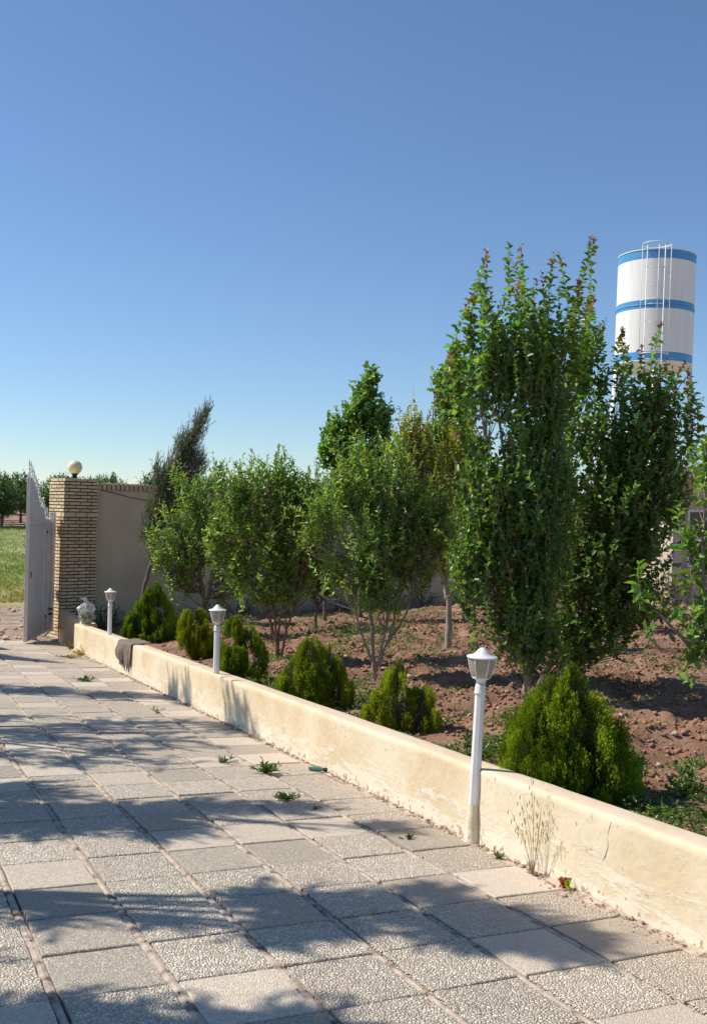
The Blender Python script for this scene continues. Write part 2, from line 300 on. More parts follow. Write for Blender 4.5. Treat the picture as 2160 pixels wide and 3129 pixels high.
class MB:
    def __init__(s): s.v = []; s.f = []; s.n = 0
    def add(s, V, F):
        s.v += [tuple(map(float, v)) for v in V]; s.f += [tuple(i+s.n for i in f) for f in F]; s.n += len(V); return s
    def box(s, c, d, rot=0, M4=None):
        x, y, z = d[0]/2, d[1]/2, d[2]/2
        V = [(-x, -y, -z), (x, -y, -z), (x, y, -z), (-x, y, -z), (-x, -y, z), (x, -y, z), (x, y, z), (-x, y, z)]
        ca, sa = math.cos(rot), math.sin(rot)
        if M4 is not None: V = [tuple(M4 @ Vector(v) + Vector(c)) for v in V]
        else: V = [(v[0]*ca-v[1]*sa+c[0], v[0]*sa+v[1]*ca+c[1], v[2]+c[2]) for v in V]
        return s.add(V, [(0, 3, 2, 1), (4, 5, 6, 7), (0, 1, 5, 4), (1, 2, 6, 5), (2, 3, 7, 6), (3, 0, 4, 7)])
    def tube(s, P, Rd, n=8, caps=True):
        P = [Vector(p) for p in P]; V = []; up = Vector((.12, .31, .94)).normalized()
        if isinstance(Rd, (int, float)): Rd = [Rd]*len(P)
        ref = None
        for i, p in enumerate(P):
            t = (P[min(i+1, len(P)-1)]-P[max(i-1, 0)]).normalized()
            if ref is None: ref = t.orthogonal().normalized()
            ref = (ref - t*ref.dot(t)).normalized(); b = t.cross(ref)
            for k in range(n):
                a = 2*math.pi*k/n; V.append(p + (ref*math.cos(a)+b*math.sin(a))*Rd[i])
        F = [(i*n+k, i*n+(k+1) % n, (i+1)*n+(k+1) % n, (i+1)*n+k) for i in range(len(P)-1) for k in range(n)]
        if caps: F += [tuple(range(n-1, -1, -1)), tuple((len(P)-1)*n+k for k in range(n))]
        return s.add(V, F)
    def lathe(s, prof, n=24, c=(0, 0, 0), ph=0):
        V = [(c[0]+r*math.cos(2*math.pi*k/n+ph), c[1]+r*math.sin(2*math.pi*k/n+ph), c[2]+z) for r, z in prof for k in range(n)]
        F = [(i*n+k, i*n+(k+1) % n, (i+1)*n+(k+1) % n, (i+1)*n+k) for i in range(len(prof)-1) for k in range(n)]
        F += [tuple(range(n-1, -1, -1)), tuple((len(prof)-1)*n+k for k in range(n))]
        return s.add(V, F)
    def build(s, name, mat, parent=None, smooth=False, bevel=0):
        me = bpy.data.meshes.new(name); me.from_pydata(s.v, [], s.f); me.update()
        o = link(name, me, parent, mat, smooth)
        if bevel:
            b = o.modifiers.new('b', 'BEVEL'); b.width = bevel; b.segments = 2; b.limit_method = 'ANGLE'
        return o
def grid_mesh(name, xs, ys, fn, mat, parent=None, smooth=True, mask=None):
    X, Y = np.meshgrid(xs, ys); Z = fn(X, Y); nx, ny = len(xs), len(ys)
    V = np.stack([X.ravel(), Y.ravel(), Z.ravel()], 1)
    i = np.arange(nx*ny).reshape(ny, nx)
    F = np.stack([i[:-1, :-1].ravel(), i[:-1, 1:].ravel(), i[1:, 1:].ravel(), i[1:, :-1].ravel()], 1)
    if mask is not None:
        cx = (X[:-1, :-1]+X[1:, 1:]).ravel()/2; cy = (Y[:-1, :-1]+Y[1:, 1:]).ravel()/2; F = F[mask(cx, cy)]
    return link(name, raw_mesh(name, V, F), parent, mat, smooth)

# ------------------------------------------------------------------ foliage engine
def nrm(a): return a/np.maximum(np.linalg.norm(a, axis=-1, keepdims=True), 1e-9)
def leaves_mesh(name, P, Dv, Nv, L, W, cols, parent, mat, fold=.25, droop=.12, hi=True):
    """P base points, Dv leaf directions, Nv leaf normals, L/W sizes; six-vertex folded leaves (or four-vertex blades)."""
    Dv = nrm(Dv); S = nrm(np.cross(Dv, Nv)); Nn = np.cross(S, Dv); L = L[:, None]; W = W[:, None]; n = len(P)
    if hi:
        b = P; t = P+Dv*L-Nn*L*droop
        l1 = P+Dv*L*.3+S*W*.48+Nn*W*fold; l2 = P+Dv*L*.68+S*W*.40+Nn*(W*fold-L*droop*.3)
        r1 = P+Dv*L*.3-S*W*.48+Nn*W*fold; r2 = P+Dv*L*.68-S*W*.40+Nn*(W*fold-L*droop*.3)
        V = np.stack([b, l1, l2, t, r2, r1], 1).reshape(-1, 3)
        o = np.arange(n)[:, None]*6
        F = np.concatenate([o+np.array([0, 3, 2, 1]), o+np.array([0, 5, 4, 3])]); c = np.repeat(cols, 6, 0)
    else:
        V = np.stack([P, P+Dv*L*.45+S*W*.5, P+Dv*L, P+Dv*L*.45-S*W*.5], 1).reshape(-1, 3)
        F = np.arange(n)[:, None]*4+np.array([0, 1, 2, 3]); c = np.repeat(cols, 4, 0)
    return link(name, raw_mesh(name, V, F, cols=c), parent, mat)
def many_tubes(name, segs, parent, mat, n=4):
    """segs: list of (pts (k,3), r0, r1) joined in one mesh."""
    VV = []; FF = []; off = 0; ang = np.arange(n)*2*math.pi/n
    for P, r0, r1 in segs:
        P = np.asarray(P, float); k = len(P); T = np.gradient(P, axis=0); T = nrm(T); ref = np.array([.83, .41, .1]); A = nrm(np.cross(T, ref)); B = np.cross(T, A)
        rr = np.linspace(r0, r1, k)[:, None, None]
        V = P[:, None, :]+(A[:, None, :]*np.cos(ang)[None, :, None]+B[:, None, :]*np.sin(ang)[None, :, None])*rr
        VV.append(V.reshape(-1, 3)); i = np.arange(k-1)[:, None]*n; j = np.arange(n)[None, :]; j2 = (j+1) % n
        FF.append(np.stack([i+j, i+j2, i+n+j2, i+n+j], -1).reshape(-1, 4)+off); off += k*n
    return link(name, raw_mesh(name, np.concatenate(VV), np.concatenate(FF)), parent, mat, True)
def col_var(n, base, var=.18, hue=.12, r=rng):
    base = np.asarray(base, float); v = 1+var*r.standard_normal((n, 1)); h = 1+hue*r.standard_normal((n, 1))
    c = base*np.clip(v, .45, 1.8); c[:, 0:1] *= np.clip(h, .6, 1.6); return np.clip(c, .005, .8)
RIGHT = np.array([math.cos(YAW), -math.sin(YAW), 0]); DEEP = np.array([math.sin(YAW), math.cos(YAW), 0])
def LD(lat, dep, z): return RIGHT*lat + DEEP*dep + np.array([0, 0, z])

def shoots_to_leaves(B, D, Ln, spacing, leafL, leafW, base_col, r, tipcol=None, tipfrac=.0, ang=55, curve=.25, tipsmall=.5, younger=None, sway=.05):
    """leaves set spirally along shoots. returns arrays + polyline list"""
    P = []; DD = []; NN = []; LL = []; CC = []; lines = []
    for b, d, ln in zip(B, D, Ln):
        k = max(3, int(ln/spacing)); t = (np.arange(k)+r.random())/k
        up = np.array([0, 0, 1.]); bend = nrm((up+r.normal(0, .45, 3))[None])[0]
        pts = b + d*(t*ln)[:, None] + (bend-d)*(curve*ln*t**2)[:, None]*.9 + np.outer(np.sin(t*r.uniform(4, 9)+r.random()*6), r.normal(0, .012, 3))
        tan = nrm(d + (bend-d)*(curve*t)[:, None]); ph = r.random()*6.28 + np.arange(k)*2.4
        A = nrm(np.cross(tan, np.array([.3, .9, .2]))); Bv = np.cross(tan, A)
        rad = A*np.cos(ph)[:, None]+Bv*np.sin(ph)[:, None]; th = np.radians(ang+r.normal(0, 24, k)-22*t)[:, None]
        dv = tan*np.cos(th)+rad*np.sin(th) + r.normal(0, .22, (k, 3)); dv[:, 2] -= .15
        nv = nrm(tan*1.0 - rad*.3 + r.normal(0, .35, (k, 3)))
        s = (1-(1-tipsmall)*t**3)*r.uniform(.5, 1.2, k)*(r.random(k) > .08)
        c = col_var(k, base_col, .16, .10, r)*(1+.25*r.standard_normal())**1 if False else col_var(k, np.asarray(base_col)*r.uniform(.68, 1.35)*np.array([r.uniform(.85, 1.25), 1, 1]), .17, .12, r)
        if younger is not None: w = np.clip((t-.55)/.45, 0, 1)[:, None]*.7; c = c*(1-w)+np.asarray(younger)*w
        if tipcol is not None and r.random() < tipfrac:
            w = np.clip((t-(1-.20/ln if ln > .4 else .6))/.12, 0, 1)[:, None]; c = c*(1-w)+np.asarray(tipcol)*r.uniform(.7, 1.3)*w
        P.append(pts); DD.append(dv); NN.append(nv); LL.append(leafL*s); CC.append(np.clip(c, .004, .8)); lines.append(np.stack([pts[0], pts[len(pts)//2], pts[-1]]))
    return np.concatenate(P), np.concatenate(DD), np.concatenate(NN), np.concatenate(LL), np.concatenate(CC), lines

def lobes_sample(lobes, n, r, shell=.55):
    w = np.array([l[4] if len(l) > 4 else l[1]*l[1]*l[3] for l in [(q[0], q[1], q[2], q[3])+tuple(q[4:]) for q in lobes]], float) if False else None
    vols = np.array([q[1]*q[2]*q[3] for q in lobes]); vols = vols**.8/np.sum(vols**.8)
    idx = r.choice(len(lobes), n, p=vols); u = nrm(r.standard_normal((n, 3))); rad = r.random(n)**shell
    C = np.array([q[0] for q in lobes])[idx]; S = np.array([[q[1], q[2], q[3]] for q in lobes])[idx]
    off = u*rad[:, None]*S
    return C + RIGHT*off[:, :1] + DEEP*off[:, 1:2] + np.array([0, 0, 1.])*off[:, 2:3], RIGHT*u[:, :1]+DEEP*u[:, 1:2]+np.array([0, 0, 1.])*u[:, 2:3], idx

def tree(name, label, cat, group, base, stems, lobes, n_shoots, sh_len, leafL, aspect, col, seed, up=.9, out=.6, spacing=.03,
         bark='bark', tipcol=None, tipfrac=0, extra=None, mat='leaf', lean=(0, 0, 0), ang=55, hi=True, younger=None, trunk_r=.035, twig_r=.0035, shell=.5, gap=.9, leaf_parts=0):
    """base (x,y,z). stems: list of polylines (lat,dep,z) relative to the base. lobes: ((lat,dep,z), rlat, rdep, rz).
    extra: list of explicit long shoots ((lat,dep,z) tip, length)."""
    r = np.random.default_rng(seed); t = thing(name, label, cat, base, group)
    L0 = [(LD(*q[0]), q[1], q[2], q[3]) for q in lobes]
    B, U, idx = lobes_sample(L0, n_shoots, r, shell)
    pl_ = B @ RIGHT; ns_ = vnoise(pl_*2.6+seed, B[:, 2]*2.2, seed)+.6*vnoise((B @ DEEP)*3+seed, B[:, 2]*3+pl_*2, seed+1)
    kp = r.random(n_shoots) < np.clip(.85+gap*ns_*2.0, .12, 1); B, U = B[kp], U[kp]; n_shoots = len(B)
    D = nrm(U*out + np.array([0, 0, up]) + np.array(lean) + r.normal(0, .34, (n_shoots, 3))); Ln = r.uniform(sh_len[0]*.7, sh_len[1], n_shoots)*(1+.55*(r.random(n_shoots) < .12))
    B = B - D*(Ln*.5)[:, None]; B[:, 2] = np.maximum(B[:, 2], .12)
    XB, XD, XL = [], [], []
    if extra:
        for (tip, ln) in extra:
            tp = LD(tip[0], tip[1], tip[2]+.16); d = nrm(np.array([[0, 0, 1.]])+r.normal(0, .05, (1, 3)) + np.array(lean)*.5)[0]
            XB.append(tp-d*ln); XD.append(d); XL.append(ln)
    P, DD, NN, LL, CC, lines = shoots_to_leaves(B, D, Ln, spacing, leafL, leafL*aspect, col, r, tipcol, tipfrac, ang=ang, younger=younger)
    if XB:
        q = shoots_to_leaves(np.array(XB), np.array(XD), np.array(XL), spacing*.6, leafL*1.28, leafL*aspect, np.array(col)*1.15, r, tipcol, .85 if tipcol else 0, ang=74, younger=younger, tipsmall=.45)
        P, DD, NN, LL, CC = [np.concatenate(z) for z in zip((P, DD, NN, LL, CC), q[:5])]; lines = lines+q[5]; B = np.vstack([B, np.array(XB)])
    if leaf_parts:
        cw = np.array(base)+P; fwd = (cw-np.array([0, 0, CAM_Z])) @ DEEP; sx_ = (cw @ RIGHT)/fwd; okv = (np.abs(sx_) < .34) & (LL > leafL*.62)
        dist = np.where(okv, fwd, 1e6); cand = np.argsort(dist)[:int(okv.sum()*.28)]; pick = r.choice(cand, min(leaf_parts, len(cand)), replace=False)
        lum = CC[pick] @ np.array([.3, .6, .1]); bins = np.array_split(np.argsort(lum), 6)
        for bn in bins:
            if not len(bn): continue
            c = CC[pick[bn]].mean(0); w = aspect; V = np.array([(0, 0, 0), (w*.48, .3, w*.25), (w*.40, .68, w*.25-.036), (0, 1, -.12), (-w*.40, .68, w*.25-.036), (-w*.48, .3, w*.25)])
            lm = raw_mesh('leaf', V, np.array([[0, 3, 2, 1], [0, 5, 4, 3]]), cols=np.tile(c, (6, 1))); lm.materials.append(M[mat])
            for i in pick[bn]:
                d = nrm(DD[i]); s_ = nrm(np.cross(d, NN[i])); n_ = np.cross(s_, d); L_ = float(LL[i])
                o = bpy.data.objects.new('leaf', lm); COL.objects.link(o); o.parent = t
                o.matrix_local = Matrix(((s_[0]*L_, d[0]*L_, n_[0]*L_, P[i, 0]), (s_[1]*L_, d[1]*L_, n_[1]*L_, P[i, 1]), (s_[2]*L_, d[2]*L_, n_[2]*L_, P[i, 2]), (0, 0, 0, 1)))
        kk = np.ones(len(P), bool); kk[pick] = False; P, DD, NN, LL, CC = P[kk], DD[kk], NN[kk], LL[kk], CC[kk]
    cr = leaves_mesh('crown', P, DD, NN, LL, LL*aspect, CC, t, M[mat], hi=hi); cr['kind'] = 'stuff'
    # woody parts: each stem from the base its own branch, thin twigs tie the shoots to them
    Sp = []
    for i, s in enumerate(stems):
        pts = np.array([LD(*q) for q in s]); tt = np.linspace(0, len(pts)-1, len(pts)*4)
        i0 = np.clip(tt.astype(int), 0, len(pts)-2); fr = (tt-i0)[:, None]; fr = fr*fr*(3-2*fr)*.5+fr*.5
        cp = pts[i0]*(1-fr)+pts[i0+1]*fr; cp[1:-1] += r.normal(0, .008, cp[1:-1].shape)
        rad = np.linspace(trunk_r*(1 if i == 0 else .62), trunk_r*.18, len(cp))
        mb = MB(); mb.tube(cp, list(rad), 8 if i == 0 else 7); mb.build('trunk' if i == 0 else 'branch', M[bark], t, True); Sp.append(cp)
    A = np.concatenate(Sp)
    segs = [(l, twig_r, twig_r*.35) for l in lines]
    for b in B[:: 2]:
        low = A[:, 2] < b[2]+.05; Q = A[low] if low.any() else A
        dd = np.linalg.norm(Q-b+np.array([0, 0, .25]), axis=1); q = Q[np.argmin(dd)]; mid = (q+b)/2 + np.array([0, 0, -.06])*np.linalg.norm(q-b)
        segs.append((np.stack([q, mid, b]), twig_r*2.0, twig_r))
    tw = many_tubes('twigs', segs, t, M[bark]); tw['kind'] = 'stuff'
    return t

def thuja(label, base, cones, n_pl, seed, blade=.022, col_out=(.32, .41, .010), col_in=(.05, .09, .02), bare=0, plume=(.10, .22), pk=.66):
    """upright conifer shrub of flat vertical sprays. cones: (lat,dep,z0,height,radius)"""
    r = np.random.default_rng(seed); t = thing('conifer_shrub', label, 'shrub', base, 'conifer shrubs planted along the low wall')
    w = np.array([c[3]*c[4] for c in cones]); w = w/w.sum(); idx = r.choice(len(cones), n_pl, p=w); K = np.array(cones)[idx]
    h = r.random(n_pl)**1.15
    prof = np.where(h < .28, .72+.28*np.sin(h/.28*math.pi/2), np.cos((h-.28)/.72*math.pi/2)**.85)*(1+.12*np.sin(h*19+idx*3))
    nf = max(14, n_pl//32); fid = r.integers(0, nf, n_pl); fc = r.integers(0, len(cones), nf); idx = fc[fid]; K = np.array(cones)[idx]
    fph = r.random(nf)*6.283; fh = r.random(nf)**1.1; fr_ = r.uniform(.80, 1.10, nf); ftone = r.uniform(.62, 1.25, nf)
    ph = fph[fid]+r.normal(0, .10, n_pl); h = np.clip(fh[fid]*.93+(r.random(n_pl)-.5)*.22/(.5+K[:, 3]), 0, 1)
    prof = np.where(h < .28, .72+.28*np.sin(h/.28*math.pi/2), np.cos((h-.28)/.72*math.pi/2)**pk)
    shell = np.where(r.random(n_pl) < .75, r.uniform(.78, 1.0, n_pl), r.uniform(.3, .8, n_pl))
    lump = fr_[fid]*(1+.10*vnoise(ph*1.6+idx*7, h*5, 3)*2)
    rad = K[:, 4]*prof*shell*lump
    pos = RIGHT*(K[:, 0]+rad*np.cos(ph))[:, None] + DEEP*(K[:, 1]+rad*np.sin(ph))[:, None]; pos[:, 2] = K[:, 2]+h*K[:, 3]*.93
    outv = RIGHT*np.cos(ph)[:, None]+DEEP*np.sin(ph)[:, None]
    D = nrm(np.array([0, 0, 1.])+outv*(r.uniform(.12, .5, n_pl)*(1-h*.6))[:, None]+r.normal(0, .09, (n_pl, 3)))
    PL = r.uniform(plume[0], plume[1], n_pl)*(.75+.25*(1-h)); nb = 46
    tt = r.random((n_pl, nb))**.8; side = r.choice([-1., 1.], (n_pl, nb)); spread = (1-tt*.75)*r.random((n_pl, nb))*.36
    T = nrm(outv-D*np.sum(outv*D, 1)[:, None]+r.normal(0, .25, (n_pl, 3))); Nn = np.cross(T, D)
    P = pos[:, None, :] - D[:, None, :]*(PL*.5)[:, None, None] + D[:, None, :]*(tt*PL[:, None])[..., None] + T[:, None, :]*(side*spread*PL[:, None])[..., None] + Nn[:, None, :]*(r.normal(0, .05, (n_pl, nb))*PL[:, None])[..., None]
    dv = D[:, None, :]+T[:, None, :]*(side*r.uniform(.1, .7, (n_pl, nb)))[..., None]+r.normal(0, .15, (n_pl, nb, 3)); nv = Nn[:, None, :]+r.normal(0, .45, (n_pl, nb, 3))
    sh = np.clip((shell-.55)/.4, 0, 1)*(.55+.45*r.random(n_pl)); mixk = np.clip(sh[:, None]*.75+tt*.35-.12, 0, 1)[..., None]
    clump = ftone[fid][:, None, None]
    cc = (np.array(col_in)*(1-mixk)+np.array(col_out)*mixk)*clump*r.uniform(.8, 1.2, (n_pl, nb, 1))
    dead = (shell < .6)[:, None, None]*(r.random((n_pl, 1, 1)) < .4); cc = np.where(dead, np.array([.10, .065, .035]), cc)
    n = n_pl*nb; L = blade*r.uniform(.7, 1.4, n)
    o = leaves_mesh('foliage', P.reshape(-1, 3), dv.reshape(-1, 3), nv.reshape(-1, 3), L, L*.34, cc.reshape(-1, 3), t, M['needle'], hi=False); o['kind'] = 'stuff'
    segs = []
    for c in cones:
        for k in range(6+int(bare)):
            a = r.random()*6.28; q = r.uniform(.2, .7)*c[4]
            segs.append((np.stack([LD(c[0]*.4, c[1]*.4, -.06), LD(c[0]*.8+q*.5*math.cos(a), c[1]*.8+q*.5*math.sin(a), c[2]+.1+c[3]*.15), LD(c[0]+q*math.cos(a), c[1]+q*math.sin(a), c[2]+c[3]*r.uniform(.35, .75))]), .007, .002))
    st = many_tubes('stems', segs, t, M['bark'], 5)
    return t

def weed_tuft(name, label, loc, n, spread, hgt, leafL, seed, col=(.09, .15, .03), cat='weed', group=None, asp=.3, flat=.5):
    r = np.random.default_rng(seed); m = n
    st = max(4, n//9); a = r.random(st)*6.28; q = spread*r.random(st)**.6
    ends = np.stack([q*np.cos(a), q*np.sin(a), hgt*r.uniform(.3, 1, st)], 1); j = r.integers(0, st, m); t = r.random(m)[:, None]
    P = ends[j]*t; D = r.normal(0, 1, (m, 3)); D[:, 2] = np.abs(D[:, 2])*flat+.15; D += nrm(ends[j])*.7
    NN = r.normal(0, .4, (m, 3))+np.array([0, 0, 1.])
    L = leafL*r.uniform(.6, 1.3, m); c = col_var(m, col, .25, .2, r)
    me_parts = leaves_mesh(name, P, D, NN, L, L*asp, c, None, M['leaf'])
    me_parts.name = 'leaves'; me_parts['kind'] = 'stuff'; t = thing(name, label, cat, loc, group); me_parts.parent = t
    st_ = many_tubes('runners', [(np.stack([np.zeros(3), e*.5+np.array([0, 0, .004]), e]), .0018, .0008) for e in ends], t, M['bark_pale'], 4); st_['kind'] = 'stuff'
    return t

# ================================================================== THE SETTING
XW0, XW1 = 3.29, 3.50            # low wall faces
xs = np.unique(np.concatenate([np.linspace(-400, -30, 12), np.linspace(-30, -5, 20), np.arange(-5, 20, .35), np.linspace(20, 60, 30), np.linspace(60, 500, 14)]))
ys = np.unique(np.concatenate([np.linspace(-60, -4, 12), np.arange(-4, 19, .6), np.arange(19, 40, .22), np.arange(40, 80, .6), np.linspace(80, 200, 24), np.linspace(200, 900, 12)]))
tag(grid_mesh('ground', xs, ys, terrain_h, M['field']), kind='structure')
gx = np.concatenate([np.arange(3.47, 9, .055), np.arange(9, 18.6, .11), np.arange(18.6, 30, .5)])
gy = np.concatenate([np.arange(-4, 2.5, .3), np.arange(2.5, 13, .055), np.arange(13, 21.5, .1), np.arange(21.5, 26, .4)])
tag(grid_mesh('garden_soil', gx, gy, soil_h, M['soil'], mask=lambda x, y: y < wall_line_y(x)+.1), kind='structure')

# ---- driveway: base sheet, mortar strips, tiles one by one
TX0, TA, TY0, TB = .663, .43, 5.323, .43*.968
drive = grid_mesh('driveway', np.array([-4.1, 3.31]), np.linspace(-3, 19.32, 10), lambda x, y: G(x, y)-.014, M['dark_joint']); tag(drive, kind='structure')
slope = Matrix.Rotation(math.atan(SY), 4, 'X') @ Matrix.Rotation(-math.atan(SX), 4, 'Y')
mb = MB()
for k in range(-11, 7):
    x = TX0+k*TA
    n = 60; yy = np.linspace(-2.9, 19.3, n); V = []
    for j, y in enumerate(yy):
        w = .0165+.008*float(vnoise(y*2.3, k*7.7, 91))*1.6+random.uniform(-.003, .003); z = G(x, y)+.0035+random.uniform(-.003, .003)
        if k == 6: V += [(x-w, y, z), (x+.008, y, z+.001), (XW0+.01, y, z+.012+.006*math.sin(y*5))]
        else: V += [(x-w-.003, y, z-.004), (x, y, z+.002), (x+w-.001, y, z-.002)]
    mb.add(V, [(3*j+a, 3*j+a+1, 3*j+4+a, 3*j+3+a) for j in range(n-1) for a in (0, 1)])
js = mb.build('mortar_strips', M['joint'], drive); js['kind'] = 'stuff'
def tile_mesh(seed, mat):
    r = random.Random(seed); mb = MB(); hw, hl = TA/2-.0215, TB/2-.0065; per = []
    def side(a, b, n):
        for i in range(n):
            t = i/n; per.append((a[0]+(b[0]-a[0])*t+(r.uniform(-.003, .003) if i else r.uniform(-.002, .002)), a[1]+(b[1]-a[1])*t+r.uniform(-.0028, .0028)))
    c = [(-hw, -hl), (hw, -hl), (hw, hl), (-hw, hl)]
    for i in range(4): side(c[i], c[(i+1) % 4], 6)
    n = len(per); zt = .010
    V = [(x, y, -.02) for x, y in per]+[(x, y, zt-.004) for x, y in per]+[(x*.982, y*.982, zt) for x, y in per]+[(x*.9, y*.9, zt+r.uniform(-.0006, .001)) for x, y in per]
    F = [(i+k*n, (i+1) % n+k*n, (i+1) % n+(k+1)*n, i+(k+1)*n) for k in range(3) for i in range(n)]+[tuple(range(3*n, 4*n))]
    mb.add(V, F); me = bpy.data.meshes.new('paving_tile'); me.from_pydata(mb.v, [], mb.f); me.materials.append(M[mat]); me.update(); return me
tms = [tile_mesh(i, m) for i, m in enumerate(['tile_a', 'tile_a', 'tile_a', 'tile_a', 'tile_b', 'tile_c'])]
rest = MB(); ntile = 0; rt_ = random.Random(5)
for j in range(-20, 35):
    for k in range(-10, 6):
        x = TX0+(k+.5)*TA; y = TY0+(j-.5)*TB
        if y < -2.9 or y > 19.2: continue
        tm = rt_.choice(tms); tilt = Matrix.Rotation(rt_.gauss(0, .004), 4, 'X') @ Matrix.Rotation(rt_.gauss(0, .004), 4, 'Y') @ Matrix.Rotation(rt_.gauss(0, .006), 4, 'Z')
        Mx = Matrix.Translation((x+rt_.gauss(0, .002), y+rt_.gauss(0, .003), G(x, y)+rt_.gauss(0, .0018))) @ slope @ tilt
        vis = y > 2.4 and x > .118*y-.62 and x*.44+y*.9 > 3.3
        if vis:
            o = bpy.data.objects.new('paving_tile', tm); COL.objects.link(o); o.parent = drive; o.matrix_local = Mx; ntile += 1
        else:
            rest.add([tuple(Mx @ v.co) for v in tm.vertices], [tuple(p.vertices) for p in tm.polygons])
o = rest.build('paving_tiles_beyond_view', M['tile_b'], drive); o.name = 'far_paving'; o['kind'] = 'stuff'
print('tiles', ntile)

# ---- low garden wall
wall = thing('low_wall', 'long low cream plastered garden wall running beside the paving', 'wall', (0, 0, 0))
ys_w = np.arange(-3, 17.31, .07); prof = [(XW0+.01, -.12), (XW0+.002, .0), (XW0, .06), (XW0, .13), (XW0, .22), (XW0, .31), (XW0, .40), (XW0+.001, .432), (XW0+.010, .444), (XW0+.05, .446), (XW0+.11, .445), (XW0+.17, .443), (XW1-.012, .437), (XW1, .42), (XW1, .30), (XW1, -.12)]
V = []; H = []
for y in ys_w:
    for x, z in prof:
        n1 = float(vnoise(y*1.3, z*3, 21)); n2 = float(vnoise(y*6, z*14+x*9, 22)); n3 = float(vnoise(y*.5, 0, 23))
        dx = (.010*n1+.007*n2)*(1 if x < 3.4 else -1) - (.010 if z < .03 and x < 3.4 else 0)*(.5+n2)
        dz = (.012*n3+.006*n2) if z > .4 else 0
        V.append((x+dx, y, G(x, y)+z+dz)); H.append(z)
m = len(prof); F = [[i*m+k, (i+1)*m+k, (i+1)*m+k+1, i*m+k+1] for i in range(len(ys_w)-1) for k in range(m-1)]
F += [list(range(m)), list(range(len(V)-1, len(V)-m-1, -1))]
me = raw_mesh('wall_body', V, F, hgt=H); link('wall_body', me, wall, M['cream'], True)
for p in me.polygons: p.use_smooth = p.index < len(F)-2
# return piece beside the gate pillar
V = []; H = []
for y, xo in ((17.2, 3.47), (18.2, 3.47), (19.2, 3.47), (19.93, 3.50)):
    for x, z in ((0, -.15), (0, .2), (0, .43), (.02, .455), (.16, .455), (.18, .43), (.18, -.15)): V.append((xo+x, y, G(3.4, y)+z+.02*(y-17.2))); H.append(max(z, .25))
m = 7; F = [[i*m+k, (i+1)*m+k, (i+1)*m+k+1, i*m+k+1] for i in range(3) for k in range(m-1)]+[list(range(m)), list(range(len(V)-1, len(V)-m-1, -1))]
link('return_section', raw_mesh('return_section', V, F, hgt=H), wall, M['cream'])
# crack in the plaster
mb = MB(); pts = [(3.79, .415), (3.80, .39), (3.815, .34), (3.81, .29), (3.825, .24), (3.85, .20), (3.885, .175), (3.90, .165)]
V = []; 
for i, (y, z) in enumerate(pts):
    cx_ = XW0 + .010*float(vnoise(y*1.3, z*3, 21)) + .007*float(vnoise(y*6, z*14+XW0*9, 22))
    w = .0009 if i not in (0, len(pts)-1) else .0004
    w *= (1+.8*math.sin(i*2.2)); V += [(cx_-.0012, y-w, G(XW0, y)+z), (cx_+.012, y-w, G(XW0, y)+z), (cx_+.012, y+w, G(XW0, y)+z), (cx_-.0012, y+w, G(XW0, y)+z)]
F = [(4*i+a, 4*i+(a+1) % 4, 4*i+4+(a+1) % 4, 4*i+4+a) for i in range(len(pts)-1) for a in range(4)]
mb.add(V, F); mb.build('crack', plain('crack_shadow', (.30, .22, .15), .95), wall)

# crumbs of plaster and soil along the foot of the wall
r = np.random.default_rng(3)
def clods(name, P, S, mat, parent=None, r=r, flat=.7):
    base = np.array([(0, 0, 1), (.9, 0, .1), (.28, .86, 0), (-.73, .53, .05), (-.73, -.53, -.05), (.28, -.86, .1), (.3, .3, .75), (-.4, .2, .7), (.1, -.5, .7), (0, 0, -.7)])
    Fb = np.array([(0, 6, 7), (0, 7, 8), (0, 8, 6), (6, 1, 2), (6, 2, 7), (7, 2, 3), (7, 3, 4), (7, 4, 8), (8, 4, 5), (8, 5, 1), (8, 1, 6), (1, 9, 2), (2, 9, 3), (3, 9, 4), (4, 9, 5), (5, 9, 1)])
    n = len(P); J = 1+r.normal(0, .22, (n, 10, 3)); a = r.random(n)*6.28; ca, sa = np.cos(a)[:, None], np.sin(a)[:, None]
    B = base[None]*J; Bx = B[..., 0]*ca-B[..., 1]*sa; By = B[..., 0]*sa+B[..., 1]*ca
    sx_ = S[:, None]*r.uniform(.7, 1.3, (n, 1))
    V = np.stack([Bx*sx_, By*S[:, None], B[..., 2]*S[:, None]*flat], -1)+P[:, None, :]
    F = (np.arange(n)[:, None, None]*10+Fb[None]).reshape(-1, 3)
    return link(name, raw_mesh(name, V.reshape(-1, 3), F), parent, mat)
n = 1500; y = r.uniform(1.5, 17, n); x = XW0-.012-np.abs(r.normal(0, .022, n))*(1+2*(vnoise(y*1.7, 0*y, 31) > .12)); y2 = y
P = np.stack([x, y, G(x, y)+.012], 1); o = clods('wall_foot_debris', P, r.uniform(.003, .009, n)*(1+1.2*(r.random(n) < .06)), M['dirt']); tag(o, kind='stuff')
n = 500; y = r.uniform(2, 19, n); k = r.integers(-3, 6, n); x = TX0+k*TA+r.normal(0, .016, n); P = np.stack([x, y, G(x, y)+.008], 1)
o = clods('joint_crumbs', P, r.uniform(.003, .008, n), M['dirt']); tag(o, kind='stuff')

